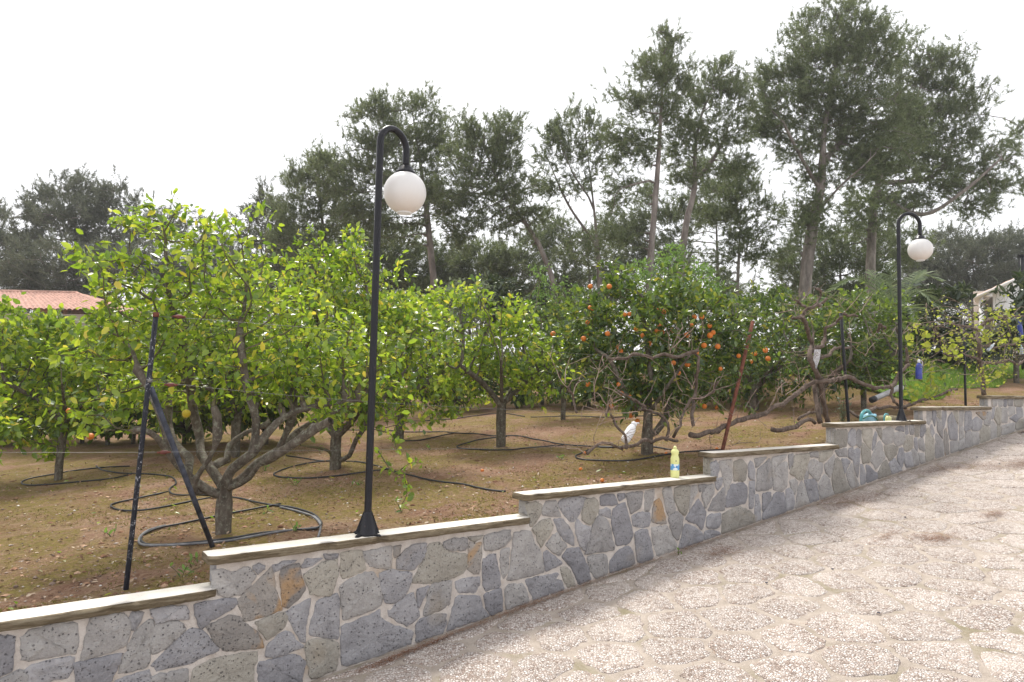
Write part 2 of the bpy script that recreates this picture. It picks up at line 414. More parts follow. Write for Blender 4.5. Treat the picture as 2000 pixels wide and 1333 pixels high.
tr = t.n('ShaderNodeBsdfTranslucent'); t.l(b, tr.inputs[0]); ms = t.n('ShaderNodeMixShader'); ms.inputs[0].default_value = .38
t.l(t.bsdf(b, .3, None, .4), ms.inputs[1]); t.l(tr.outputs[0], ms.inputs[2]); M['globe'] = t.done(ms.outputs[0])
M['white_plastic'] = simple('white_plastic', (.78, .78, .79), .35, .5, var=.05)
M['blue_plastic'] = simple('blue_plastic', (.035, .055, .30), .3, .5, var=.3, scale=20)
M['pale_plastic'] = simple('clouded_clear_plastic', (.42, .48, .56), .3, .5, var=.3, scale=30)
M['yellow_plastic'] = simple('pale_yellow_plastic', (.74, .76, .32), .35, .5, var=.05)
t = NT('printed_label'); c = t.coord(); v = t.vor(c, 34)
sp = t.n('ShaderNodeSeparateColor'); t.l(v.outputs['Color'], sp.inputs[0])
b = t.ramp(sp.outputs[0], [(0, (.12, .36, .66)), (.45, (.20, .50, .74)), (.6, (.72, .80, .82)), (.82, (.08, .22, .50)), (1, (.55, .70, .78))], 'CONSTANT')
M['label'] = t.done(t.bsdf(b, .35))
M['turquoise'] = simple('turquoise_plastic', (.09, .34, .36), .35, .5, var=.15)
M['lightblue'] = simple('light_blue_plastic', (.25, .50, .62), .35, .5, var=.15)
M['green_hose'] = simple('green_hose', (.05, .16, .09), .4, .4, var=.2)
M['red_plastic'] = simple('faded_red_plastic', (.13, .035, .028), .6, .4, var=.5, scale=40)
M['orange'] = simple('orange_peel', (.62, .175, .016), .42, .5, var=.12, scale=30, bump=.002)
M['lemon'] = simple('lemon_peel', (.72, .56, .05), .42, .5, var=.1, scale=30, bump=.002)
M['foil'] = simple('crinkled_foil', (.62, .62, .64), .35, .5, .4, var=.35, scale=60, bump=.01)
M['pipe'] = simple('grey_pipe', (.40, .40, .41), .5, .4, var=.15)
M['render_white'] = simple('white_render', (.80, .80, .80), .85, .3, var=.05, scale=2)
M['render_beige'] = simple('beige_render', (.36, .31, .25), .85, .3, var=.15, scale=2)
M['roof_tile'] = simple('terracotta_tile', (.43, .245, .19), .8, .3, var=.35, scale=5)
M['roof_far'] = simple('pale_terracotta_edge', (.55, .40, .33), .8, .3, var=.2, scale=4)
M['shade_room'] = simple('beige_porch_wall', (.42, .36, .31), .85, .3, var=.1)
M['litter'] = leaf_mat('leaf_litter', [(0, (.13, .07, .04)), (.45, (.27, .16, .10)), (.8, (.40, .28, .19)), (.95, (.60, .49, .38)), (1, (.16, .22, .05))], [(0, (.1, .06, .03)), (1, (.4, .3, .15))], .8, .15, .2)
M['pebble'] = leaf_mat('soil_pebbles', [(0, (.13, .085, .065)), (.5, (.26, .19, .15)), (.85, (.42, .35, .30)), (1, (.68, .64, .58))], [(0, (.1, .1, .1)), (1, (.1, .1, .1))], .85, .0, .25)
M['needle_litter'] = leaf_mat('dry_pine_needles', [(0, (.13, .055, .03)), (.5, (.25, .12, .065)), (1, (.40, .23, .14))], [(0, (.1, .05, .02)), (1, (.2, .1, .05))], .8, .1, .2)
M['moss_tuft'] = leaf_mat('moss_tufts', [(0, (.10, .085, .02)), (.5, (.19, .16, .035)), (1, (.24, .27, .05))], [(0, (.12, .11, .02)), (1, (.3, .3, .05))], .8, .3, .2)
M['clod'] = leaf_mat('soil_clods', [(0, (.15, .075, .045)), (.5, (.30, .17, .105)), (1, (.46, .31, .21))], [(0, (.1, .1, .1)), (1, (.1, .1, .1))], .95, .0, .15)
M['dark_pebble'] = simple('dark_pebble', (.10, .10, .115), .6, .4, var=.4, scale=40)
M['old_stone'] = simple('mossy_stone_block', (.24, .21, .14), .9, .2, var=.4, scale=14, bump=.01)

# ------------------------------------------------------------------ ground, lawn, drive
def ease_axis(a, b, step, lo, hi, n):
    core = np.arange(a, b + 1e-6, step)
    g = np.geomspace(step * 2, 1, n)
    left = a - np.geomspace(step * 2, a - lo, n)[::-1] if lo < a else []
    rightv = b + np.geomspace(step * 2, hi - b, n)
    return np.concatenate([left, core, rightv])
gu = ease_axis(-6, 16, .06, -420, 420, 46)
gv = np.concatenate([[4.66], np.arange(4.72, 13.5, .06), 13.5 + np.geomspace(.12, 420, 46)])
GU, GV = np.meshgrid(gu, gv, indexing='ij')
near = 1 - sstep(14, 22, GV)
gz = ground_z(GU, GV) + near * (.075 * fbm(GU * .9, GV * .9, 3, 3) + .06 * fbm(GU * 4, GV * 4, 9, 4)) * sstep(4.7, 5.1, GV)
P = Uv * GU[..., None] + Vv * GV[..., None] + Zv * (gz + EYE)[..., None]
ni, nj = GU.shape; ii, jj = np.meshgrid(np.arange(ni - 1), np.arange(nj - 1), indexing='ij')
q = np.stack([ii * nj + jj, (ii + 1) * nj + jj, (ii + 1) * nj + jj + 1, ii * nj + jj + 1], -1).reshape(-1, 4)
link('ground', mesh_np('ground', P.reshape(-1, 3), [q], [M['soil']], smooth=True), None, 'structure')
def soil_h(u, v):
    u = np.asarray(u, float); v = np.asarray(v, float)
    n = 1 - sstep(14, 22, v)
    return ground_z(u, v) + n * (.075 * fbm(u * .9, v * .9, 3, 3) + .06 * fbm(u * 4, v * 4, 9, 4)) * sstep(4.7, 5.1, v)
def ground_pt(u, v, h=0.): return uvz(u, v, float(soil_h(u, v)) + h)

# lawn on the bank at the right, behind the vines
def lawn_edge(u): return 5.75 + .15 * np.sin(u * 1.7) + .3 * vnoise(u * 2, u * 0, 5)
lu = np.arange(13.7, 32, .16); lt = np.linspace(0, 1, 26)
LU, LT = np.meshgrid(lu, lt, indexing='ij'); LV = lawn_edge(LU) + LT * (15 - lawn_edge(LU))
LZ = soil_h(LU, LV) + .012 + .05 * sstep(0, .12, LT)
P = Uv * LU[..., None] + Vv * LV[..., None] + Zv * (LZ + EYE)[..., None]
ni, nj = LU.shape; ii, jj = np.meshgrid(np.arange(ni - 1), np.arange(nj - 1), indexing='ij')
q = np.stack([ii * nj + jj, (ii + 1) * nj + jj, (ii + 1) * nj + jj + 1, ii * nj + jj + 1], -1).reshape(-1, 4)
link('lawn', mesh_np('lawn', P.reshape(-1, 3), [q], [M['lawn']], smooth=True), None, 'structure')

# drive: a mortar bed with recessed joints and exposed-aggregate paving stones proud of it
drive_root = bpy.data.objects.new('driveway', None); col.objects.link(drive_root); drive_root['kind'] = 'structure'
du = np.concatenate([np.arange(-14, -2, .5), np.arange(-2, 16, .09), np.arange(16, 34.1, .5)])
dv = np.concatenate([np.arange(-16, -1, .5), np.arange(-1, 4.5, .09), [4.6]])
DU, DV = np.meshgrid(du, dv, indexing='ij')
DZ = drive_z(DU) + .014 * fbm(DU * 3, DV * 3, 21, 3)
P = Uv * DU[..., None] + Vv * DV[..., None] + Zv * (DZ + EYE)[..., None]
ni, nj = DU.shape; ii, jj = np.meshgrid(np.arange(ni - 1), np.arange(nj - 1), indexing='ij')
q = np.stack([ii * nj + jj, (ii + 1) * nj + jj, (ii + 1) * nj + jj + 1, ii * nj + jj + 1], -1).reshape(-1, 4)
link('mortar_bed', mesh_np('mortar_bed', P.reshape(-1, 3), [q], [M['joint']], smooth=True), drive_root)

def clip_cell(poly, p, qn):
    m = (p + qn) / 2; n = qn - p; out = []
    for i in range(len(poly)):
        a, b = poly[i], poly[(i + 1) % len(poly)]; da = (a - m) @ n; db = (b - m) @ n
        if da <= 0: out.append(a)
        if da * db < 0: out.append(a + (b - a) * (da / (da - db)))
    return out
def vor_cells(seeds, R, k=14):
    cells = []
    for i, p in enumerate(seeds):
        d = ((seeds - p) ** 2).sum(1); idx = np.argsort(d)[1:k + 1]
        poly = [p + R * np.array(c) for c in ((-1, -1), (1, -1), (1, 1), (-1, 1))]
        for j in idx:
            poly = clip_cell(poly, p, seeds[j])
            if len(poly) < 3: break
        cells.append(np.array(poly))
    return cells
def chaikin(p, n=1, f=.2):
    for _ in range(n):
        nx = np.roll(p, -1, 0); p = np.stack([p * (1 - f) + nx * f, p * f + nx * (1 - f)], 1).reshape(-1, 2)
    return p
def resample(p, step):
    out = []
    for i in range(len(p)):
        a, b = p[i], p[(i + 1) % len(p)]; L = np.linalg.norm(b - a); n = max(1, int(round(L / step)))
        for t in range(n): out.append(a + (b - a) * t / n)
    return np.array(out)
def poly_c(p):
    x, y = p[:, 0], p[:, 1]; x1, y1 = np.roll(x, -1), np.roll(y, -1); cr = x * y1 - x1 * y; A = cr.sum() / 2
    if abs(A) < 1e-9: return p.mean(0), 0
    return np.array([((x + x1) * cr).sum(), ((y + y1) * cr).sum()]) / (6 * A), A
def slab(poly, frame, jit, step, h, bev, dome=.0, rough=.0):
    """flat stone from a 2-D outline: skirt, bevel, uneven face.  frame(p2, height) -> world points"""
    p = resample(poly, step); c, A = poly_c(p)
    if A < 0: p = p[::-1]; c, A = poly_c(p)
    r0 = np.linalg.norm(p - c, axis=1); r0 = np.maximum(r0, 1e-4)
    p = p + (p - c) / r0[:, None] * rng.normal(0, jit, len(p))[:, None]
    n = len(p); rm = np.sqrt(abs(A) / np.pi)
    rings = [(p, -.02), (p, h - bev * .6), (c + (p - c) * (1 - bev / rm), h), (c + (p - c) * .62, h + dome * .6), (c + (p - c) * .28, h + dome)]
    V = []
    for i, (pp, hh) in enumerate(rings):
        hv = np.full(n, hh) + (rng.normal(0, rough, n) if i >= 2 else 0)
        V.append(frame(pp, hv))
    V.append(frame(c[None], np.array([h + dome])))
    V = np.concatenate(V); j = np.arange(n); q = []
    for i in range(len(rings) - 1):
        q.append(np.stack([i * n + j, i * n + (j + 1) % n, (i + 1) * n + (j + 1) % n, (i + 1) * n + j], 1))
    b = (len(rings) - 1) * n
    t = np.stack([b + j, b + (j + 1) % n, np.full(n, len(V) - 1)], 1)
    return V, np.concatenate(q), t

S = .44; sd = []
for r, v in enumerate(np.arange(-6.2, 4.6, S * .94)):
    for cc_, u in enumerate(np.arange(-6, 19, S * 1.04)):
        sd.append((u + (.5 * S if r % 2 else 0) + rng.uniform(-.10, .10), v + rng.uniform(-.09, .09)))
sd = np.array(sd)
rot = math.radians(-30); Rm = np.array([[math.cos(rot), -math.sin(rot)], [math.sin(rot), math.cos(rot)]])
ctr = np.array([6., -1.])
sd = []
for r, y in enumerate(np.arange(-11, 11, S * .93)):
    for x in np.arange(-14, 14, S * 1.05):
        p_ = np.array([x + (.5 * S if r % 2 else 0) + rng.uniform(-.13, .13), y + rng.uniform(-.11, .11)]) @ Rm.T + ctr
        if -5.5 < p_[0] < 20 and -7 < p_[1] < 4.62: sd.append(p_)
sd = np.array(sd); cells = vor_cells(sd, .6)
def drv_frame(p, h): return Uv * p[:, :1] + Vv * p[:, 1:2] + Zv * (drive_z(p[:, 0]) + h + EYE)[:, None]
stones = []
fw2 = np.array([fwd.x, fwd.y]); 
for p_, cpoly in zip(sd, cells):
    if len(cpoly) < 4: continue
    cpoly = np.minimum(cpoly, [99, 4.50])
    c_, A_ = poly_c(cpoly)
    if abs(A_) < .02: continue
    rm = math.sqrt(abs(A_) / math.pi); cpoly = c_ + (cpoly - c_) * (1 - rng.uniform(.012, .024) / rm)
    W = uvz(c_[0], c_[1], 0); d = math.hypot(W[0], W[1])
    inview = W[1] > .5 and abs(W[0] / max(W[1], .1)) < .86 and d > 2.4
    stones.append((0 if inview else 1, d, cpoly))
stones.sort(key=lambda s: (s[0], s[1]))
rest = MB()
for i, (iv, d, cpoly) in enumerate(stones):
    hh = .006 + rng.uniform(-.003, .004)
    V, Q, T = slab(chaikin(chaikin(cpoly, 1, .15), 1 if i < 300 else 0, .2), drv_frame, .011, .05 if i < 300 else .2, hh, .016, .003, .001)
    if i < 300:
        me = mesh_np('paving_stone', V, [Q, T], [M['paving']], smooth=True)
        link('paving_stone', me, drive_root)
    else:
        rest.add(V, Q, T)
rest.build('paving_stones', M['paving'], drive_root, kind='stuff')

# ------------------------------------------------------------------ the stepped stone wall
SEG = 2.437; U1 = 1.095
def seg_u(i): return U1 + SEG * (i - 1)                     # start of wall step i
capz = {-2: -1.77, -1: -1.56, 0: -1.352, 1: -1.152, 2: -.968, 3: -.73, 4: -.466, 5: -.27, 6: -.085, 7: .11, 8: .31, 9: .52}
VB, VF, VK = 4.70, 4.53, 4.545                              # back of the coping, stone face, mortar face
wall = thing('stone_wall', 'low stepped retaining wall of irregular grey stones under pale coping slabs', 'wall', uvz(1.1, 4.6, float(drive_z(1.1))))
core = MB()
for i in range(-2, 10):
    u0, u1 = seg_u(i), seg_u(i + 1); zt = capz[i]
    nu, nz = 70, 22
    uu = np.linspace(u0, u1, nu)
    zb = drive_z(uu) - .25
    Zg = zb[:, None] + (zt + .004 - zb)[:, None] * np.linspace(0, 1, nz)[None]
    Ug = np.repeat(uu[:, None], nz, 1)
    Vg = VK + .010 * fbm(Ug * 9, Zg * 9, 31, 4)
    Vg[0] = VK; Vg[-1] = VK
    F = uvz_ = Uv * Ug[..., None] + Vv * Vg[..., None] + Zv * (Zg + EYE)[..., None]
    a, b = np.meshgrid(np.arange(nu - 1), np.arange(nz - 1), indexing='ij')
    core.add(F.reshape(-1, 3), np.stack([a * nz + b, (a + 1) * nz + b, (a + 1) * nz + b + 1, a * nz + b + 1], -1).reshape(-1, 4))
    for (ua, va), (ub, vb) in (((u0, VB - .02), (u0, VK)), ((u1, VK), (u1, VB - .02)), ((u1, VB - .02), (u0, VB - .02))):
        zl = float(drive_z(u0)) - .3
        core.add([uvz(ua, va, zl), uvz(ub, vb, zl), uvz(ub, vb, zt + .004), uvz(ua, va, zt + .004)], [[0, 1, 2, 3]])
    core.add([uvz(u0, VK, zt + .004), uvz(u1, VK, zt + .004), uvz(u1, VB - .02, zt + .004), uvz(u0, VB - .02, zt + .004)], [[0, 1, 2, 3]])
core.build('mortar', M['mortar'], wall)

def coping(i):
    u0, u1 = seg_u(i) - .055, seg_u(i + 1) - .003; zb = capz[i]; th_ = .052
    n = 130; uu = np.linspace(u0, u1, n)
    prof = [(4.505, 0.), (4.498, .016), (4.500, .034), (4.503, th_ - .006), (4.512, th_), (4.60, th_ + .001), (4.69, th_), (4.70, th_ - .006), (4.70, 0.)]
    m = len(prof); V = np.zeros((n, m, 3)); s = i * 37.
    zt_w = .004 * fbm(uu * 2 + s, uu * 0, 5, 3)
    for j, (v, z) in enumerate(prof):
        rgh = .030 if j in (1, 2) else (.020 if j in (0, 3) else .003)
        dv_ = rgh * 1.6 * fbm(uu * 14 + s, uu * 0 + j * .6, 11, 4) * (1 if j < 5 else 0)
        dz_ = rgh * .8 * fbm(uu * 10 + s, uu * 0 + j * 1.3, 17, 4)
        if j == 0: dz_ = np.abs(dz_) * .6
        chip = np.maximum(0, fbm(uu * 5 + s, uu * 0 + 4, 71, 3) - .16) * .25 if j in (0, 1, 2, 3) else 0
        V[:, j] = Uv * uu[:, None] + Vv * (v + dv_ + chip)[:, None] + Zv * (zb + z + dz_ + zt_w + EYE)[:, None]
    # rounded left corner
    for k_ in range(4):
        f = [.035, .018, .008, .002][k_]; V[k_, :5] += Vv * f
    e0 = V[0].mean(0); e1 = V[-1].mean(0)
    a, b = np.meshgrid(np.arange(n - 1), np.arange(m), indexing='ij')
    q = np.stack([a * m + b, (a + 1) * m + b, (a + 1) * m + (b + 1) % m, a * m + (b + 1) % m], -1)
    mid = np.where((b >= 4) & (b <= 6), 0, 1).reshape(-1)
    VV = np.concatenate([V.reshape(-1, 3), e0[None], e1[None]]); j = np.arange(m)
    T = np.concatenate([np.stack([np.full(m, n * m), j, (j + 1) % m], 1), np.stack([np.full(m, n * m + 1), (n - 1) * m + (j + 1) % m, (n - 1) * m + j], 1)])
    me = mesh_np('coping_slab', VV, [q.reshape(-1, 4), T], [M['coping_top'], M['coping_edge']], np.concatenate([mid, np.ones(len(T), int)]))
    link('coping_slab', me, wall)
for i in range(-2, 10): coping(i)

STONES = [
 (0, 1080, .1898, """D -60,890 0,870 60,880 140,885 135,1050 115,1200 0,1265 -60,1290
M 240,870 330,800 450,790 560,735 720,730 785,755 790,1000 770,1040 560,1065 290,1115 240,1090 235,960
M 945,670 1260,640 1320,690 1340,780 1290,960 1050,1050 850,1110 870,960 890,850
D 1360,625 1475,625 1440,710 1400,780 1362,775
M 1520,720 1570,730 1580,800 1545,1100 1510,1180 1240,1235 1250,1150 1310,990 1400,830
D 265,1225 370,1160 560,1110 720,1085 745,1100 735,1200 690,1290 540,1320 450,1370 300,1370 280,1290
D 775,1145 1000,1100 1250,1050 1220,1150 1130,1333 1100,1420 800,1420 790,1250
M -60,1340 0,1320 180,1230 250,1240 275,1333 290,1420 -60,1440
D 1210,1333 1380,1260 1530,1230 1540,1300 1560,1400 1200,1420
D 1575,590 1712,558 1907,553 1928,622 1918,685 1739,695 1617,722 1596,659
M 1600,759 1823,706 1876,748 1897,811 1818,885 1697,991 1575,1038 1575,922
D 1570,1170 1617,1112 1718,1012 1970,785 2083,811 2265,1006 2060,1091 1934,1154 1739,1186 1639,1207
M 1565,1291 1739,1233 1923,1207 1918,1333 1907,1396 1581,1396"""),
 (330, 1060, .2048, """M 430,280 520,260 600,290 660,280 720,240 760,245 830,325 780,400 700,490 560,520 490,500 480,455 430,445
D 825,230 870,210 910,225 900,260 855,285 830,265
D 1010,220 1090,190 1195,180 1180,205 1090,245 1030,270
O 975,245 1000,300 1010,430 1060,560 1085,640 950,690 770,750 735,745 690,650 660,565 700,520 800,430 900,330
O 1065,290 1150,235 1250,215 1260,330 1305,450 1250,520 1150,615 1095,590 1080,480
D 1285,225 1320,165 1450,160 1420,185 1360,225 1295,240
D 1495,120 1600,115 1600,145 1560,165 1510,155
T 1300,320 1380,260 1480,195 1600,165 1620,250 1615,300 1560,480 1530,500 1370,490 1340,420
D 250,600 440,560 630,545 635,590 600,640 420,740 330,815 300,790 265,680
O 370,810 480,760 590,705 690,730 760,800 850,870 905,1000 740,1015 620,1030 510,1020 440,930
T 835,770 960,720 1090,680 1120,720 1105,800 1030,870 940,925 880,840
D 1125,680 1200,620 1350,545 1345,640 1310,780 1310,935 1260,930 1210,850
D 1430,560 1520,530 1610,500 1630,560 1625,920 1500,900 1350,880 1365,760
D 935,1090 960,980 1110,855 1150,860 1280,1000 1150,1050 1040,1090
T 240,1220 400,1130 560,1085 840,1045 840,1110 810,1200 810,1333 800,1400 230,1400
D 870,1150 980,1130 1200,1075 1260,1100 1305,1150 1280,1250 1265,1333 1250,1400 880,1400 865,1250
T 1310,1010 1330,960 1430,930 1620,960 1615,1100 1600,1230 1480,1310 1360,1350 1330,1150"""),
 (640, 1010, .23256, """T 120,310 200,290 290,285 305,340 330,440 260,475 140,520 120,480
M 310,300 400,280 540,250 540,340 530,435 420,430 360,410 325,350
M 565,255 620,245 610,310 570,340
D 595,350 660,290 720,240 830,225 815,330 780,380 725,440 600,435
T 860,240 940,215 985,250 1040,310 1170,310 1180,420 1130,480 1000,530 870,560 720,550 770,450 820,340
M 985,215 1060,185 1170,180 1175,250 1150,280 1040,285 995,260
T 1200,170 1300,160 1280,190 1240,210 1210,195
O 1195,225 1300,230 1300,330 1280,470 1230,475 1180,430
M 1325,165 1420,135 1530,115 1540,180 1500,240 1400,280 1330,275
M 115,600 160,550 280,490 380,465 440,540 455,680 450,745 340,800 240,830 140,865 130,740
D 445,490 500,455 600,460 710,475 690,580 650,660 590,710 490,720 465,610
D 520,790 600,720 720,640 760,760 770,840 680,915 600,880 530,830
D 755,625 850,590 825,660 780,750 765,740
M 870,580 960,550 1045,540 1040,660 1030,740 900,810 810,830 840,720
D 1090,545 1180,520 1280,505 1280,570 1240,640 1110,635 1095,600
D 1310,370 1360,330 1415,318 1440,430 1460,560 1440,590 1340,615 1315,590
D 130,940 180,905 300,860 445,790 450,850 520,905 720,965 700,1070 600,1130 480,1200 300,1260 180,1280 130,1240
D 755,900 800,860 900,830 1000,820 990,900 970,1020 850,1075 755,1095
D 1085,690 1110,670 1270,670 1310,770 1360,870 1240,920 1100,975 1010,1015 1030,900
D 1320,660 1400,630 1460,605 1475,700 1475,820 1375,870 1340,760"""),
 (960, 930, .22504, """M 85,660 130,640 165,635 160,720 150,840 115,880 90,830
M 200,500 260,490 345,490 380,580 430,660 465,830 300,880 145,905 180,780 190,620
T 320,240 420,225 445,260 430,340 370,430 345,430 335,370
M 450,300 480,230 570,220 590,300 610,355 520,350 455,340
D 580,240 620,205 740,185 830,190 800,270 760,350 720,400 690,400 640,340
T 820,210 900,195 935,240 930,300 890,390 860,420 800,385 795,320
D 955,180 1010,165 1070,165 1100,240 1060,255 960,258
D 1105,160 1160,155 1165,185 1115,220
D 950,300 1000,280 1040,295 1045,370 1000,355 950,335
T 370,455 430,400 510,375 540,440 500,520 440,610 410,560
D 555,385 630,380 680,440 720,520 720,605 640,560 590,490
M 485,600 540,530 580,500 610,560 660,605 610,670 590,690 530,650
D 735,420 755,380 800,430 865,450 850,540 815,650 770,590 745,510
M 885,430 940,350 1010,390 1040,480 1075,640 960,655 825,680 850,580
D 1060,300 1110,260 1165,235 1185,310 1220,430 1235,530 1180,590 1090,600 1075,510 1055,430
M 1175,160 1240,145 1320,140 1310,240 1290,280 1220,325 1195,250
M 1340,140 1420,120 1415,200 1380,300 1340,305
D 1230,350 1290,320 1380,325 1385,400 1370,440 1300,455 1240,430
D 1255,500 1300,475 1360,475 1380,560 1410,740 1275,790 1265,650
D 460,670 490,655 550,700 620,760 550,800 485,830 465,750
D 620,710 680,640 770,630 800,690 840,780 870,900 760,965 730,860 690,780
T 610,810 650,795 690,820 720,900 735,970 670,990 630,900
D 305,905 440,870 580,845 610,900 635,1000 500,1050 385,1095 345,1010
M 135,970 200,945 270,940 310,1010 325,1100 310,1130 140,1200 130,1090
M 840,710 900,690 1000,690 1015,740 1010,870 910,925 870,830
D 1045,730 1110,650 1190,615 1230,650 1250,790 1040,880 1035,800"""),
 (1240, 860, .20253, """M 275,480 360,460 370,540 400,670 330,730 305,650
O 200,600 240,570 265,600 290,700 310,800 270,805 175,785 180,680
M 170,850 250,840 320,830 370,920 415,1020 400,1060 225,1160 190,1010
M 330,760 400,690 470,740 460,860 420,965 370,900
T 390,470 450,450 540,440 530,560 510,690 490,725 440,680 395,580
M 550,450 605,440 610,510 560,600 535,680 538,560
M 625,440 680,430 700,440 660,490 635,500
M 660,510 710,440 760,430 770,510 720,600 690,650 660,570
D 500,760 560,660 620,570 660,630 695,700 680,780 655,865 590,800 540,790
D 500,815 560,830 620,870 660,900 665,990 560,1040 430,1090 450,960 475,860
D 710,740 760,715 830,705 835,780 820,840 770,855 700,845
D 685,885 760,870 820,890 835,930 770,970 685,1000
M 715,680 760,580 830,500 870,460 880,560 870,685
D 780,380 850,365 850,420 810,480 790,450
D 755,230 790,205 815,230 820,290 805,350 760,350
M 820,210 950,190 950,300 940,400 890,510 870,420 845,310
T 965,210 1040,190 1090,240 1085,330 1070,390 970,395 960,300
D 1100,240 1120,210 1145,220 1165,320 1160,385 1105,360
M 1165,180 1280,165 1240,210 1180,265
M 1190,290 1250,240 1305,180 1325,260 1330,460 1240,490 1180,490
M 1330,170 1470,140 1440,190 1380,240 1335,310
M 1345,320 1400,240 1475,210 1480,320 1475,440 1430,495 1350,480 1340,410
D 890,560 940,430 1050,415 1090,450 1090,560 1070,610 960,640 890,650
D 1110,410 1165,395 1165,520 1150,650 1110,650
T 855,720 930,670 1020,645 1090,670 1130,700 1160,730 1165,815 1050,860 920,905 850,925
D 1170,540 1200,530 1220,640 1225,800 1165,815 1165,680
D 1240,520 1310,505 1320,560 1280,640 1240,680
D 1245,700 1310,610 1360,510 1445,515 1455,640 1460,730 1350,780 1245,800
D 1465,490 1500,470 1530,490 1550,600 1540,690 1470,695 1465,590
M 1490,150 1535,135 1535,210 1500,280"""),
 (1500, 810, .16508, """T 320,490 400,475 495,465 490,540 460,620 420,760 380,770 330,730 270,690 300,620
M 270,790 330,765 360,800 350,890 330,940 285,870
M 410,790 440,850 500,1060 500,1100 330,1150 350,1000 370,870
D 440,775 560,770 590,810 605,940 615,1040 560,1075 510,1055 470,900
M 440,720 465,655 490,700 480,760 445,760
M 480,620 510,550 560,535 665,590 650,680 600,785 545,740 500,690
M 510,450 600,440 605,510 510,500
T 615,440 780,420 770,470 690,550 620,560
M 685,600 740,530 795,480 795,560 770,680 745,740 690,680
M 610,820 680,710 740,770 760,870 790,980 700,1025 635,1040 615,920
T 800,540 830,520 870,560 900,690 950,830 980,900 880,960 805,990 780,880 765,770
M 800,430 940,395 950,500 900,500 850,500
D 880,530 930,525 985,560 940,640 920,700 890,600
D 960,420 1015,390 1010,540 965,510
M 935,710 1000,580 1030,680 1060,770 1090,860 1000,895 970,830
D 1025,430 1070,400 1100,430 1090,560 1075,740 1040,680 1020,560
T 815,190 950,180 945,370 840,400 815,340
D 960,230 1000,175 1040,180 1040,370 990,370 955,330
M 1050,230 1080,175 1110,200 1115,350 1095,390 1045,350
T 1120,180 1240,170 1245,260 1225,420 1180,360 1135,290
T 1125,340 1160,370 1220,430 1210,560 1130,580 1115,450
D 1250,290 1280,205 1305,240 1280,360 1250,420 1240,400
M 1320,320 1345,320 1380,440 1395,520 1330,600 1285,650 1260,600 1225,550 1260,440
D 1100,600 1130,590 1165,700 1170,830 1105,850
D 1170,610 1200,600 1260,660 1305,700 1305,770 1180,830 1180,700
T 1310,690 1350,600 1410,530 1440,620 1470,720 1400,750 1315,780
T 1285,170 1350,165 1355,240 1350,300 1310,230
M 1370,180 1450,140 1500,170 1490,330 1400,355 1360,310
T 1380,370 1490,360 1550,390 1520,480 1450,550 1400,470
D 1445,580 1510,515 1560,610 1600,660 1575,690 1485,725 1460,650
M 1505,220 1570,205 1640,240 1620,340 1550,375 1505,330"""),
 (1740, 740, .16508, """D 60,600 100,565 165,570 165,630 110,620
D 80,950 110,830 150,825 165,890 145,1030 130,1060
T 165,680 270,680 270,820 200,860 165,840
D 180,560 215,560 220,650 180,670
M 225,555 280,550 280,660 240,660
T 290,550 355,550 345,690 290,690
D 365,550 415,550 415,620 380,690 355,680
D 170,890 245,870 260,970 270,1060 190,1050 165,970
D 0,1000 50,950 90,1010 130,1070 60,1130 20,1150
M 255,850 290,830 330,900 350,1045 280,1060 265,960
M 330,880 400,890 415,1010 360,1040
M 335,720 385,700 405,780 405,860 340,830
D 285,710 320,700 325,860 290,810
T 430,600 460,590 470,650 520,700 520,850 525,950 425,1020 415,800
M 435,380 490,375 490,490 460,550 435,520
D 500,385 540,380 535,480 525,560 500,480
D 470,580 495,530 525,640 500,690 475,650
M 550,460 600,510 625,620 620,710 560,620
T 540,410 605,380 600,500
D 615,390 670,385 665,480 635,600 610,520
M 540,650 580,680 630,750 640,930 540,950 530,800
O 645,620 665,590 690,700 700,890 650,930 635,750
D 680,480 730,400 750,450 790,560 795,720 710,720 690,620
M 710,740 800,730 805,870 720,905
T 750,390 800,385 805,540 770,480
M 815,385 875,380 860,560 815,570
M 820,580 865,570 870,690 820,720
M 815,740 880,700 880,850 810,870
D 885,400 960,385 960,590 880,630
D 965,500 1020,450 1090,500 1080,570 1040,620 970,610
M 890,640 955,620 965,820 885,850
M 970,630 1045,640 1055,790 970,815
O 1010,400 1130,390 1120,480 1090,480
T 1065,600 1095,550 1180,580 1185,740 1065,790
M 1135,400 1195,395 1185,520 1170,560 1110,540 1110,490
D 1210,350 1245,340 1225,470 1200,480
M 1190,510 1220,500 1260,560 1260,720 1190,745
T 1265,550 1300,545 1310,700 1265,725
T 1230,470 1260,340 1310,350 1305,540 1270,540
M 1320,350 1390,350 1385,520 1320,520
M 1310,560 1470,520 1470,640 1320,700
D 1410,470 1490,420 1510,480 1490,520
M 1400,340 1470,330 1480,410 1400,450
M 1200,245 1270,240 1260,320 1205,330
M 1280,250 1330,245 1330,330 1285,330
D 1340,250 1380,245 1375,330 1345,330
M 1390,245 1460,245 1450,320 1395,320
T 1470,245 1575,250 1560,330 1475,330
D 1490,340 1560,340 1575,450 1510,480
T 1480,540 1530,480 1640,470 1640,620 1490,640"""),
]
CLS = {'D': 'stone_dark', 'M': 'stone_mid', 'T': 'stone_tan', 'O': 'stone_ochre'}
def wall_frame(p, h): return Uv * p[:, :1] + Vv * (VK - h)[:, None] + Zv * (p[:, 1:2] + EYE)
n_st = 0; placed = []
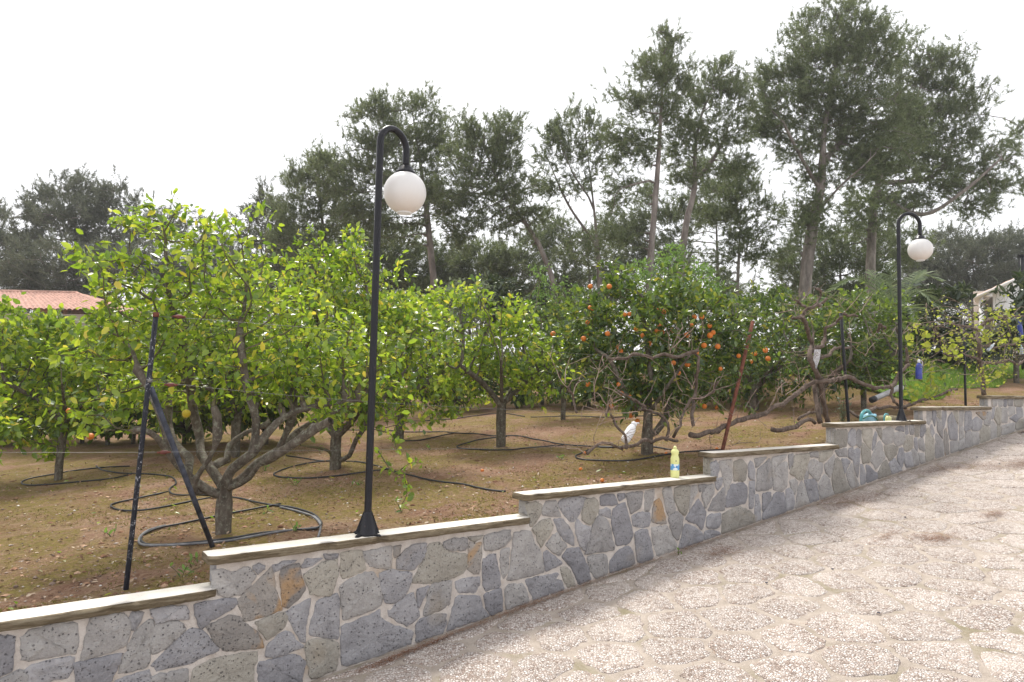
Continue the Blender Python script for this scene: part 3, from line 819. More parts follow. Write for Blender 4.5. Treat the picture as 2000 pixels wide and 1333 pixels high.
def wall_stone(poly, cls):
    global n_st
    poly = np.array(poly); c_, A_ = poly_c(poly)
    if abs(A_) < .0006: return
    poly = c_ + (poly - c_) * (1 + .0105 / math.sqrt(abs(A_) / math.pi))
    zl = drive_z(poly[:, 0]) + .012
    poly[:, 1] = np.maximum(poly[:, 1], zl)
    V, Q, T = slab(chaikin(poly, 1, .11), wall_frame, .0035, .03, .008 + rng.uniform(-.003, .007), .009, rng.uniform(.001, .009), .0028)
    link('stone', mesh_np('stone', V, [Q, T], [M[CLS[cls]]], smooth=True), wall); n_st += 1
    placed.append(c_)
for ox, oy, s, txt in STONES:
    for ln in txt.split('\n'):
        w = ln.split(); pts = []
        for tk in w[1:]:
            x, y = map(float, tk.split(','))
            P = on_v(ox + x * s, oy + y * s, VF); u, v = to_uv(P); pts.append((float(u), P[2] - EYE))
        wall_stone(pts, w[0])
# the wall goes on past both edges of the view
def fill(ua, ub):
    sdl = []
    for u in np.arange(ua + .1, ub, .25):
        i = int(math.floor((u - U1) / SEG)) + 1; zt = capz.get(i, .5); zb = float(drive_z(u))
        for z in np.arange(zb + .1, zt - .04, .22): sdl.append((u + rng.uniform(-.08, .08), z + rng.uniform(-.06, .06)))
    sdl = np.array(sdl)
    for p_, cp in zip(sdl, vor_cells(sdl, .22, 10)):
        i = int(math.floor((p_[0] - U1) / SEG)) + 1
        if len(cp) < 3: continue
        cp[:, 1] = np.minimum(cp[:, 1], capz.get(i, .5) - .015); cp[:, 0] = np.clip(cp[:, 0], ua, ub)
        c_, A_ = poly_c(cp); rm = math.sqrt(abs(A_) / math.pi + 1e-6)
        if rm < .04: continue
        wall_stone(c_ + (cp - c_) * (1 - .014 / rm), random.choice('DDMMTO'))
fill(-3.6, -.10); fill(14.95, 18.5)
# end faces of the steps
for i in range(0, 8):
    u0 = seg_u(i); z0 = capz[i - 1] + .062; z1 = capz[i] - .008
    def end_frame(p, h, u0=u0): return Uv * (u0 - h)[:, None] + Vv * p[:, :1] + Zv * (p[:, 1:2] + EYE)
    cuts = [4.55, 4.675] if i in (1, 2) else [4.55, 4.605, 4.675]
    for a, b in zip(cuts[:-1], cuts[1:]):
        pl = np.array([(a + .006, z0), (b - .006, z0 + .004), (b - .006, z1), (a + .006, z1)])
        V, Q, T = slab(pl, end_frame, .002, .03, .012, .007, .002, .001)
        link('stone', mesh_np('stone', V, [Q, T], [M[['stone_mid', 'stone_dark', 'stone_mid', 'stone_tan'][i % 4]]], smooth=True), wall)

# ------------------------------------------------------------------ plants: growth helpers
def colonize(pos, par, attr, D, di, dk, iters=140, trop=(0, 0, 0), jit=.12):
    """space colonisation; pos/par: seed skeleton"""
    pos = [np.asarray(p, float) for p in pos]; par = list(par); nseed = len(pos)
    A = np.asarray(attr, float); P = np.array(pos); trop = np.asarray(trop, float)
    d2 = ((A[:, None] - P[None]) ** 2).sum(-1); near = d2.argmin(1); nd = d2[np.arange(len(A)), near]
    alive = nd > dk * dk; kids = np.zeros(len(P) + iters * 4000, np.int16); cnt = len(P)
    buf = np.zeros((len(P) + 40000, 3)); buf[:cnt] = P
    for it in range(iters):
        m = alive & (nd < di * di)
        if not m.any():
            if not alive.any(): break
            di *= 1.5; continue
        idx = np.nonzero(m)[0]; ns = near[idx]
        dirs = A[idx] - buf[ns]; dirs /= np.linalg.norm(dirs, axis=1)[:, None] + 1e-9
        un, inv = np.unique(ns, return_inverse=True)
        acc = np.zeros((len(un), 3)); np.add.at(acc, inv, dirs)
        acc /= np.linalg.norm(acc, axis=1)[:, None] + 1e-9
        acc += trop + rng.normal(0, jit, acc.shape); acc /= np.linalg.norm(acc, axis=1)[:, None] + 1e-9
        ok = kids[un] < 3
        if not ok.any(): break
        un, acc = un[ok], acc[ok]
        new = buf[un] + acc * D; k = len(new)
        if cnt + k > len(buf): break
        buf[cnt:cnt + k] = new; par.extend(un.tolist()); kids[un] += 1
        ia = np.nonzero(alive)[0]
        dd = ((A[ia][:, None] - new[None]) ** 2).sum(-1); j = dd.argmin(1); dm = dd[np.arange(len(ia)), j]
        b = dm < nd[ia]; nd[ia[b]] = dm[b]; near[ia[b]] = cnt + j[b]
        cnt += k; alive = alive & (nd > dk * dk)
    return buf[:cnt].copy(), np.array(par, int), nseed

def radii(par, r0, tip, ex=2.2):
    n = len(par); a = np.zeros(n); kid = np.zeros(n, bool); kid[par[par >= 0]] = True
    a[~kid] = 1.
    for i in range(n - 1, -1, -1):
        if par[i] >= 0: a[par[i]] += a[i]
    r = a ** (1 / ex); r = tip + (r - r.min()) / max(r[0] - r.min(), 1e-6) * (r0 - tip)
    return r, kid

def rooted(par, t):
    t = t.copy()
    for i in range(len(par)):
        if par[i] >= 0 and not t[par[i]]: t[i] = False
    return t

def limbs(pos, par, r, sel, k, mb, wob=0.):
    """tapered frustum for every selected segment; a main child shares its parent's ring"""
    n = len(pos); ids = np.nonzero(sel & (par >= 0))[0]
    if not len(ids): return
    best = np.full(n, -1); 
    for i in ids[np.argsort(r[ids])]: best[par[i]] = i
    d = np.zeros_like(pos); pp = np.where(par >= 0, par, 0)
    d = pos - pos[pp]; L = np.linalg.norm(d, axis=1); bad = L < 1e-6; d[~bad] /= L[~bad][:, None]; 
    ch = best >= 0
    d2 = d.copy(); d2[ch] += d[best[ch]]; root = par < 0; d2[root & ch] = d[best[root & ch]]
    d2 /= np.linalg.norm(d2, axis=1)[:, None] + 1e-9
    def ring(p, dr, rr):
        a = np.cross(dr, np.array([.137, .93, .341])); a /= np.linalg.norm(a, axis=1)[:, None] + 1e-9; b = np.cross(dr, a)
        t = np.arange(k) * 2 * np.pi / k
        R = rr[:, None] * (1 + (rng.normal(0, wob, (len(p), k)) if wob else 0))
        return p[:, None] + R[..., None] * (a[:, None] * np.cos(t)[None, :, None] + b[:, None] * np.sin(t)[None, :, None])
    need = np.unique(np.concatenate([ids, par[ids][best[par[ids]] == ids]])); mp = np.full(n, -1); mp[need] = np.arange(len(need))
    R1 = ring(pos[need], d2[need], r[need]).reshape(-1, 3)
    main = best[par[ids]] == ids; side = ids[~main]
    R2 = ring(pos[par[side]], d[side], np.minimum(r[side] * 1.25, r[par[side]] * .95)).reshape(-1, 3)
    sp = np.full(n, -1); sp[side] = np.arange(len(side))
    b0 = np.where(main, mp[par[ids]] * k, len(R1) + sp[ids] * k); b1 = mp[ids] * k
    j = np.arange(k); jn = (j + 1) % k
    q = np.stack([b0[:, None] + j, b0[:, None] + jn, b1[:, None] + jn, b1[:, None] + j], -1).reshape(-1, 4)
    mb.add(np.concatenate([R1, R2]), q)

LEAF = np.array([(0, 0, 0), (.33, 0, -.015), (.68, 0, -.02), (1, 0, -.09), (.28, .43, .07), (.66, .40, .045), (.28, -.43, .07), (.66, -.40, .045)])
LQ = np.array([[1, 2, 5, 4], [2, 1, 6, 7]]); LT3 = np.array([[0, 1, 4], [2, 3, 5], [1, 0, 6], [3, 2, 7]])
def leaf_frames(p, axis, up_bias=.55, tilt=.8):
    n = len(p); x = axis + rng.normal(0, tilt, (n, 3)); x /= np.linalg.norm(x, axis=1)[:, None]
    nn = rng.normal(0, 1, (n, 3)); nn[:, 2] = np.abs(nn[:, 2]) + up_bias; nn -= x * (nn * x).sum(1)[:, None]; nn /= np.linalg.norm(nn, axis=1)[:, None] + 1e-9
    return x, np.cross(nn, x), nn
def leaves_mesh(name, p, fr, length, wr, mat):
    x, y, z = fr; L = length[:, None, None]
    V = p[:, None] + L * (LEAF[None, :, 0:1] * x[:, None] + LEAF[None, :, 1:2] * wr * y[:, None] + LEAF[None, :, 2:3] * z[:, None])
    o = (np.arange(len(p)) * 8)[:, None, None]
    return mesh_np(name, V.reshape(-1, 3), [(LQ[None] + o).reshape(-1, 4), (LT3[None] + o).reshape(-1, 3)], [mat])
_leaf_cache = {}
def leaf_unit(wr, mat):
    k = (wr, mat.name)
    if k not in _leaf_cache:
        V = LEAF.copy(); V[:, 1] *= wr; _leaf_cache[k] = mesh_np('leaf', V, [LQ, LT3], [mat])
    return _leaf_cache[k]
CAM = np.array([0, 0, EYE])
def foliage(root, p, axis, length, wr, mat, singles=0, part='foliage', up=.55, tilt=.8):
    fr = leaf_frames(p, axis, up, tilt)
    order = np.argsort(np.linalg.norm(p - CAM, axis=1)); one, many = order[:singles], order[singles:]
    if len(many):
        me = leaves_mesh(part, p[many], tuple(f[many] for f in fr), length[many], wr, mat); link(part, me, root, 'stuff')
    me1 = leaf_unit(wr, mat) if singles else None
    for i in one:
        o = bpy.data.objects.new('leaf', me1); col.objects.link(o); o.parent = root
        x, y, z = fr[0][i] * length[i], fr[1][i] * length[i], fr[2][i] * length[i]; q = p[i] - np.array(root.location)
        o.matrix_local = Matrix(((x[0], y[0], z[0], q[0]), (x[1], y[1], z[1], q[1]), (x[2], y[2], z[2], q[2]), (0, 0, 0, 1)))

def ell_attr(clumps, Y, per_m2, sub=.3, grp=3., zsq=.75):
    """points inside crown ellipsoids given by their outline (cx, cy, rx, ry[, depth offset]) at distance Y, gathered in tufts"""
    out = []
    for c in clumps:
        cx, cy, rx, ry = c[:4]; dy = c[4] if len(c) > 4 else rng.uniform(-.25, .25) * rx / FPX * Y
        Yc = Y + dy; C = at(cx, cy, Yc); a, b = rx / FPX * Yc, ry / FPX * Yc; dpt = (a + b) / 2; area = np.pi * a * b
        n = max(4, int(area * per_m2)); ns = max(4, int(area * grp))
        d = rng.normal(0, 1, (ns, 3)); d /= np.linalg.norm(d, axis=1)[:, None]; sc = d * (rng.uniform(.04, 1.08, ns) ** .45)[:, None]
        w = rng.uniform(.5, 1.3, ns)
        k = rng.integers(0, ns, n); p = sc[k] * np.array([a, dpt, b]) + rng.normal(0, 1, (n, 3)) * (min(sub, .42 * min(a, b)) * w[k])[:, None] * np.array([1, 1, zsq])
        out.append(C + p)
    return np.concatenate(out)

def skeleton(lines, D):
    """polylines of world points (first one starts at the base); later ones hook on to the nearest node"""
    pos, par = [], []
    for li, L in enumerate(lines):
        R = spline(L, D)
        if li == 0: prev = -1
        else:
            prev = int(((np.array(pos) - R[0]) ** 2).sum(1).argmin()); R = R[1:]
        for p in R:
            pos.append(p); par.append(prev); prev = len(pos) - 1
    return pos, par

def tris_tufts(p, d, K, length, width, spread):
    n = len(p); dirs = d[:, None] * .55 + rng.normal(0, spread, (n, K, 3)); dirs[..., 2] += .12
    dirs /= np.linalg.norm(dirs, axis=-1)[..., None] + 1e-9
    L = length * rng.uniform(.6, 1.2, (n, K, 1)); b = p[:, None] + rng.normal(0, length * .28, (n, K, 3))
    s = np.cross(dirs, rng.normal(0, 1, (n, K, 3))); s /= np.linalg.norm(s, axis=-1)[..., None] + 1e-9
    w = width * .5
    V = np.stack([b - s * w, b + s * w, b + dirs * L], 2).reshape(-1, 3)
    return V, np.arange(len(V)).reshape(-1, 3)

def sprays(p, d, K, length, nl, nw):
    """needles set along short twigs: brush-like sprays"""
    n = len(p); d = d / (np.linalg.norm(d, axis=1)[:, None] + 1e-9); t = rng.random((n, K, 1))
    b = p[:, None] + d[:, None] * (t * length * rng.uniform(.6, 1.3, (n, 1, 1))) + rng.normal(0, .018 * length / .35, (n, K, 3))
    e = d[:, None] * .75 + rng.normal(0, .5, (n, K, 3)); e /= np.linalg.norm(e, axis=-1)[..., None]
    s_ = np.cross(e, rng.normal(0, 1, (n, K, 3))); s_ /= np.linalg.norm(s_, axis=-1)[..., None] + 1e-9
    V = np.stack([b - s_ * nw * .5, b + s_ * nw * .5, b + e * nl * rng.uniform(.6, 1.2, (n, K, 1))], 2).reshape(-1, 3)
    return V, np.arange(len(V)).reshape(-1, 3)

# ------------------------------------------------------------------ pines
def pine(label, trunk, clumps, Y, r0, per=13, K=20, mat='needle', D=.30, dead=0, limbs_px=(), name='pine_tree', group='tall pines behind the orchard', nl=.13, nw=.021):
    s = Y / 23.
    L0 = [at(x, y, Y) for x, y in trunk]; b = L0[0].copy(); b[2] = ground_at(b) - .1
    lines = [np.array([b] + L0)]
    for lp in limbs_px: lines.append(np.array([at(x, y, Y + dy) for x, y, dy in lp]))
    Dd = D * max(s, .8); pos, par = skeleton(lines, Dd)
    A = ell_attr(clumps, Y, per * 8.2 / s ** 2, .23 * s, 8. / s ** 2, .75)
    pos, par, ns = colonize(pos, par, A[::2], Dd, 5 * s, Dd * .95, 90, (0, 0, .05))
    r, kid = radii(par, r0 * .62, .006 * s, 1.7)
    n0 = len(spline(lines[0], Dd)); r[:n0] *= np.linspace(1.1, .45, n0)
    root = thing(name, label, 'tree', b, group)
    if DBG: print("PINE", len(A), len(pos), ns, (r < .03*s).sum())
    thick = rooted(par, r > .026 * s)
    mb = MB(); limbs(pos, par, r, thick, 7, mb, .05); mb.build('trunk', M['bark_pine'], root)
    mb = MB(); limbs(pos, par, r, ~thick, 3, mb)
    if mb.n: mb.build('branches', M['bark_pine'], root, kind='stuff')
    lv = np.arange(len(pos)) >= ns; lv &= r < .03 * s
    p = pos[lv]; d = p - pos[par[lv]]; d /= np.linalg.norm(d, axis=1)[:, None] + 1e-9
    V, T = sprays(p, d + rng.normal(0, .4, d.shape), K, .34 * s, nl * s, nw * s)
    cc = A.mean(0); od = A - cc; od /= np.linalg.norm(od, axis=1)[:, None] + 1e-9
    V2, T2 = sprays(A, od * .45 + np.array([0, 0, .5]) + rng.normal(0, .42, A.shape), int(K * 1.5), .28 * s, nl * s, nw * s)
    V = np.concatenate([V, V2]); T = np.concatenate([T, T2 + len(V) - len(V2)])
    link('needles', mesh_np('needles', V, [T], [M[mat]]), root, 'stuff')
    return root

pine('tallest pine, its broad dark crown rising over the right half of the photo',
     [(1570, 600), (1578, 500), (1592, 420), (1604, 350), (1610, 250), (1628, 150), (1645, 60)],
     [(1640, 60, 95, 52), (1600, 105, 75, 55), (1700, 110, 70, 70), (1500, 165, 42, 50), (1520, 220, 55, 50), (1600, 190, 80, 60), (1690, 200, 90, 75), (1560, 285, 45, 40), (1660, 285, 90, 52),
      (1740, 300, 70, 60), (1650, 340, 80, 38), (1580, 440, 50, 45), (1590, 400, 45, 35), (1500, 250, 40, 30), (1560, 120, 40, 40)], 22, .34, per=14,
     limbs_px=[[(1592, 420, 0), (1640, 365, -.6), (1680, 330, -1.2)], [(1600, 370, 0), (1560, 300, -.3), (1530, 240, -.6)], [(1606, 320, 0), (1660, 250, .8), (1700, 170, 1.2)]])
pine('wide pine whose long right limb reaches out towards the edge of the photo',
     [(1700, 570), (1702, 470), (1712, 370), (1745, 280), (1790, 190), (1815, 120)],
     [(1780, 120, 55, 40), (1835, 150, 55, 45), (1870, 210, 48, 52), (1800, 215, 75, 60), (1850, 290, 70, 50), (1770, 310, 65, 50), (1830, 360, 50, 38), (1760, 400, 60, 42), (1690, 420, 55, 45),
      (1960, 300, 36, 34), (1990, 250, 26, 20), (1940, 360, 45, 26), (1890, 400, 50, 28), (1980, 370, 30, 22), (1900, 330, 35, 25), (1780, 250, 60, 40)], 25, .30, per=14,
     limbs_px=[[(1712, 380, 0), (1800, 420, -.5), (1880, 375, -1), (1955, 310, -1)], [(1716, 360, 0), (1830, 340, .6), (1870, 240, 1)]])
pine('tall slender pine with a bare pale straight trunk and small high crown',
     [(1268, 560), (1276, 440), (1284, 340), (1290, 240), (1296, 130)],
     [(1297, 100, 42, 30), (1285, 150, 60, 40), (1325, 150, 30, 40), (1240, 200, 38, 34), (1300, 215, 62, 45), (1222, 260, 32, 32), (1255, 290, 45, 34), (1215, 300, 30, 22), (1210, 370, 32, 36), (1200, 460, 34, 26)], 20, .19, per=14,
     limbs_px=[[(1284, 350, 0), (1240, 360, -.3), (1210, 370, -.5)]])
pine('pine with a trunk curving up to the right, next to the slender straight one',
     [(1328, 560), (1340, 440), (1356, 370), (1358, 290), (1372, 220), (1400, 160)],
     [(1400, 150, 42, 40), (1360, 175, 40, 40), (1425, 195, 38, 40), (1380, 245, 58, 42), (1340, 270, 45, 36), (1430, 265, 40, 30), (1420, 330, 52, 30), (1340, 340, 38, 26)], 21, .20, per=13,
     limbs_px=[[(1362, 350, 0), (1400, 300, .4), (1430, 230, .6)]])
pine('small young pine standing in the gap left of the tallest pine',
     [(1440, 590), (1443, 500), (1446, 430), (1450, 340)],
     [(1450, 345, 38, 26), (1440, 390, 75, 32), (1470, 420, 55, 28), (1410, 425, 45, 25), (1440, 470, 62, 32), (1410, 520, 45, 30), (1480, 500, 40, 34)], 24, .11, per=12)
pine('thin open pine with sparse crown in the middle of the row',
     [(1172, 580), (1166, 470), (1158, 390), (1148, 300), (1140, 230)],
     [(1140, 240, 34, 30), (1120, 275, 42, 36), (1160, 290, 36, 40), (1090, 300, 38, 40), (1075, 255, 24, 24), (1150, 345, 44, 30), (1150, 490, 55, 30), (1080, 380, 38, 26)], 23, .15, per=11,
     limbs_px=[[(1166, 480, 0), (1110, 400, .3), (1070, 310, .6)], [(1160, 400, 0), (1120, 340, -.3), (1095, 280, -.5)]])
pine('rounded dense pine with leaning trunk left of the thin open one',
     [(1085, 580), (1058, 490), (1022, 430), (980, 370), (950, 300)],
     [(950, 275, 50, 40), (905, 265, 30, 36), (990, 290, 40, 45), (925, 330, 66, 50), (990, 365, 55, 46), (900, 390, 55, 38), (960, 415, 75, 38), (1020, 440, 50, 30), (910, 455, 50, 28), (1000, 250, 20, 20)], 22, .17, per=14)
pine('big bushy pine behind the near lamp, tallest on the left side',
     [(850, 600), (842, 500), (832, 400), (818, 300), (806, 220)],
     [(810, 210, 34, 32), (760, 225, 48, 36), (845, 245, 30, 44), (720, 230, 30, 30), (790, 285, 75, 45), (720, 300, 50, 45), (855, 310, 40, 48), (670, 340, 55, 42), (760, 360, 80, 50), (840, 390, 50, 45), (690, 400, 65, 45), (760, 440, 70, 40), (640, 310, 25, 25)], 24, .24, per=14)
pine('greyer pine at the left end of the main row, above the lemon trees',
     [(640, 600), (636, 500), (628, 420), (615, 330)],
     [(618, 330, 36, 36), (590, 360, 36, 30), (640, 380, 55, 40), (580, 410, 46, 36), (640, 440, 60, 38), (560, 450, 40, 34), (600, 490, 60, 34)], 26, .2, per=14, mat='needle')
pine('low grey pine at the foot of the row, just right of the front lemon tree',
     [(525, 600), (522, 520), (518, 440)],
     [(515, 400, 34, 26), (548, 425, 34, 30), (500, 440, 32, 30), (530, 475, 50, 34), (560, 500, 45, 30)], 28, .16, per=14, mat='needle_grey')
pine('round grey pine far off at the left, standing over the red roof',
     [(150, 620), (150, 540), (148, 470), (146, 400)],
     [(140, 380, 50, 32), (100, 395, 34, 30), (180, 400, 36, 34), (130, 430, 70, 36), (90, 460, 45, 34), (180, 455, 60, 34), (70, 420, 25, 25)], 36, .24, per=15, mat='needle_grey')
pine('thin grey pine far off at the left, right of the round one',
     [(225, 620), (222, 540), (215, 450), (212, 400)],
     [(215, 385, 38, 24), (240, 410, 28, 30), (205, 430, 36, 30), (235, 460, 36, 28), (260, 440, 22, 22), (300, 450, 40, 34), (340, 440, 36, 30)], 36, .16, per=12, mat='needle_grey')
pine('grey pine cut off by the left edge of the photo',
     [(-20, 620), (-20, 520), (-20, 430)],
     [(-10, 420, 24, 36), (-30, 460, 40, 40), (10, 480, 40, 34), (40, 510, 45, 34), (-20, 520, 60, 40)], 36, .22, per=14, mat='needle_grey')
for lab, x, cl, Y in (('dark low pine filling the left gap beneath the far grey pines', 110, [(110, 510, 90, 32), (40, 540, 70, 30), (190, 520, 70, 34), (280, 520, 60, 34), (130, 560, 110, 30)], 33),
                      ('shaded pine with low crown between the far left pines and main row', 400, [(400, 520, 70, 40), (460, 540, 60, 40), (340, 540, 60, 36), (420, 480, 40, 24)], 34),
                      ('shaded low pine seen behind the near lamp pole', 760, [(700, 490, 80, 42), (780, 500, 80, 45), (640, 530, 70, 36), (860, 520, 60, 40), (760, 550, 110, 34)], 30),
                      ('shaded low pine behind the thin open pine', 1150, [(1120, 500, 55, 40), (1190, 470, 45, 40), (1080, 460, 40, 40), (1215, 545, 50, 34), (1130, 560, 80, 34)], 31),
                      ('shaded low pine at the foot of the greyer pine', 580, [(560, 530, 70, 40), (620, 540, 60, 40), (500, 550, 60, 34), (580, 480, 50, 34)], 31),
                      ('shaded low pine behind the leaning pine in the middle', 950, [(920, 510, 80, 40), (990, 520, 70, 42), (880, 560, 80, 30), (1040, 500, 40, 40), (960, 560, 90, 30)], 30),
                      ('dark low pine behind the small young pine', 1400, [(1390, 400, 40, 40), (1320, 430, 50, 40), (1250, 410, 40, 50), (1310, 500, 60, 40), (1380, 330, 40, 30), (1240, 480, 40, 40)], 31),
                      ('shaded low pine filling the foot of the tallest pine', 1640, [(1640, 500, 80, 45), (1560, 530, 60, 40), (1700, 510, 70, 45), (1640, 560, 100, 30), (1740, 470, 50, 40)], 29),
                      ('broad far pine at the right edge above the white house', 1900, [(1880, 480, 70, 30), (1950, 490, 60, 28), (2010, 500, 50, 34), (1830, 520, 70, 40), (1910, 530, 90, 36), (1990, 540, 60, 32), (1790, 560, 70, 36), (1860, 560, 70, 30)], 40)):
    cl = [(a, b_, c_ * 1.12, d_ * 1.15) for a, b_, c_, d_ in cl] + [(cl[0][0] + k_, 585, 60, 34) for k_ in (-60, 40)]
    pine(lab, [(x, 640), (x + 2, 560), (x - 2, cl[0][1])], cl, Y, .2, per=15, K=18, mat='needle' if x not in (1900, 400, 110) else 'needle_grey')

# far wood that closes the view under the crowns
cl = []
for x in range(-260, 2300, 75):
    yt = 600 + 22 * math.sin(x * .011) + rng.uniform(-16, 16); cl += [(x, yt, 62, 40, rng.uniform(-5, 5)), (x + 30, yt + 60, 70, 45, rng.uniform(-6, 2)), (x, yt + 110, 70, 40, rng.uniform(-6, 0))]
A = ell_attr(cl, 52., 3.2, .6, 1.2, .7)
V, T = sprays(A, np.array([0, 0, .6]) + rng.normal(0, .5, A.shape), 22, .95, .42, .075)
link('distant_wood', mesh_np('distant_wood', V, [T], [M['needle_grey']]), None, 'stuff')

# ------------------------------------------------------------------ citrus and shrubs
def bush(name, label, cat, base, lines, clumps, Y, r0, per, mat, leaf=(.085, .55), D=.12, singles=0, group=None, n_per=1.6, tips=4, bark='bark_citrus', thick=.012, up=.55, tilt=.8, trop=.04, limb_r=.022, fill=1.9, sub=.16, grp=26., dens=1.):
    root = thing(name, label, cat, base, group)
    pos, par = skeleton(lines, D)
    A = ell_attr(clumps, Y, per * 8 * dens, sub, grp); D *= .8
    A[:, 2] = np.maximum(A[:, 2], ground_at(base) + .22)
    pos, par, ns = colonize(pos, par, A, D, 1.6, D * .9, 110, (0, 0, trop))
    r, kid = radii(par, r0, .0028, 2.15)
    k0 = len(spline(lines[0], D))
    for Ln in lines[1:]:
        k1 = k0 + len(spline(Ln, D)) - 1; r[k0:k1] = np.maximum(r[k0:k1], np.linspace(limb_r, limb_r * .42, k1 - k0)); k0 = k1
    th_ = rooted(par, r > thick)
    mb = MB(); limbs(pos, par, r, th_, 8, mb, .06); mb.build('trunk', M[bark], root)
    mb = MB(); limbs(pos, par, r, ~th_, 3, mb)
    if mb.n: mb.build('twigs', M['twig'], root, kind='stuff')
    lv = np.nonzero((np.arange(len(pos)) >= ns) & (r < thick * .8))[0]
    cnt = rng.poisson(n_per, len(lv)); cnt[~kid[lv]] += tips
    rep = np.repeat(lv, cnt); d = pos[rep] - pos[par[rep]]; d /= np.linalg.norm(d, axis=1)[:, None] + 1e-9
    p = pos[rep] - d * rng.uniform(0, D, (len(rep), 1)); ax = d * .8 + rng.normal(0, .35, p.shape); ax[:, 2] -= .12
    p = p + rng.normal(0, .012, p.shape)
    L = leaf[0] * rng.uniform(.55, 1.25, len(p))
    if DBG: print("BUSH", name, len(A), len(pos), ns, len(p))
    ex = np.repeat(np.arange(len(A)), rng.poisson(fill, len(A)))
    if len(ex):
        pe = A[ex] + rng.normal(0, .045, (len(ex), 3)); ce = A.mean(0); axe = (pe - ce); axe /= np.linalg.norm(axe, axis=1)[:, None]; axe += rng.normal(0, .6, pe.shape); axe[:, 2] -= .15
        p = np.concatenate([p, pe]); ax = np.concatenate([ax, axe]); L = np.concatenate([L, leaf[0] * rng.uniform(.55, 1.25, len(pe))])
    foliage(root, p, ax, L, leaf[1], M[mat], singles, up=up, tilt=tilt)
    return root

def px_lines(Y, sets): return [np.array([at(x, y, Y + dy) for x, y, dy in L]) for L in sets]
def base_of(x, y): return ground_px(x, y)
def gen_limbs(base, H, spread, n, lean=0):
    """short trunk and n limbs opening like a bowl"""
    b = np.array(base); top = b + np.array([lean, 0, H]); L = [np.array([b - [0, 0, .08], b + [lean * .4, 0, H * .55], top])]
    for i in range(n):
        a = i * 2 * math.pi / n + rng.uniform(-.4, .4); s = spread * rng.uniform(.7, 1.1)
        L.append(np.array([top - [0, 0, .03], top + [math.cos(a) * s * .45, math.sin(a) * s * .45, s * .42], top + [math.cos(a) * s, math.sin(a) * s, s * .8]]))
    return L

z7 = lambda pts: [(250 + x * .33016, 640 + y * .33016, d) for x, y, d in pts]
b1 = base_of(437, 1042); Y1 = b1[1]
L1 = px_lines(Y1, [z7([(567, 1235, 0), (568, 1100, 0), (572, 985, 0), (572, 945, 0)]),
    z7([(555, 1000, 0), (470, 960, -.08), (360, 880, -.2), (255, 760, -.35), (170, 650, -.5), (90, 600, -.6)]),
    z7([(552, 930, 0), (490, 830, .08), (430, 745, .2), (425, 650, .35), (390, 590, .45)]),
    z7([(572, 930, 0), (615, 840, -.05), (735, 745, -.1), (800, 655, -.1), (880, 565, -.1), (980, 500, 0), (1190, 450, .1), (1360, 430, .2)]),
    z7([(600, 940, 0), (690, 870, .1), (770, 800, .15), (890, 725, .25), (1000, 620, .4), (1150, 530, .55), (1300, 460, .7)]),
    z7([(600, 960, 0), (720, 890, -.15), (775, 815, -.25), (940, 715, -.4), (1080, 620, -.5), (1200, 550, -.6)]),
    z7([(520, 940, 0), (400, 975, -.12), (410, 880, -.2), (480, 780, -.25), (530, 650, -.3), (525, 520, -.3)]),
    z7([(735, 745, -.1), (760, 560, -.1), (700, 330, -.15), (660, 60, -.1)]), z7([(425, 650, .35), (380, 450, .3), (360, 250, .25), (300, 0, .2)]), z7([(890, 725, .25), (980, 500, .3), (960, 250, .3)]), z7([(255, 760, -.35), (180, 500, -.4), (60, 250, -.4)]),
    z7([(500, 800, .1), (585, 785, .2), (600, 700, .3), (700, 620, .4), (840, 570, .5)]),
    z7([(400, 800, -.1), (330, 740, .1), (280, 680, .3), (250, 560, .5), (230, 400, .6)])])
lemon = dict(cat='tree', mat='leaf_lemon', group='lemon trees in the orchard')
C1 = bush('lemon_tree', 'front lemon tree with spreading bowl of bare limbs, beside the braced black post', base=b1, lines=L1,
     clumps=[(320, 450, 80, 50, .1), (430, 480, 75, 60, .1), (265, 540, 80, 55, -.1), (370, 560, 120, 70, .1), (480, 590, 90, 80, 0), (200, 570, 36, 50, 0), (220, 660, 80, 65, -.2), (330, 680, 110, 70, 0), (450, 690, 110, 75, 0),
             (560, 650, 90, 85, .2), (620, 720, 90, 60, .1), (250, 760, 80, 60, -.2), (700, 700, 90, 70, .3), (540, 745, 90, 40, .1), (640, 795, 60, 36, 0), (300, 775, 60, 40, .3), (330, 415, 22, 18, 0), (250, 430, 18, 26, 0), (405, 430, 18, 26, 0), (170, 510, 24, 22, 0), (345, 400, 13, 24, 0), (300, 412, 12, 22, .1), (245, 412, 10, 22, 0), (455, 440, 16, 26, 0), (150, 505, 14, 24, 0), (485, 480, 16, 24, .1)],
     Y=Y1, r0=.066, per=62, D=.10, singles=300, leaf=(.078, .58), n_per=.75, tips=3, fill=.85, limb_r=.041, **lemon)

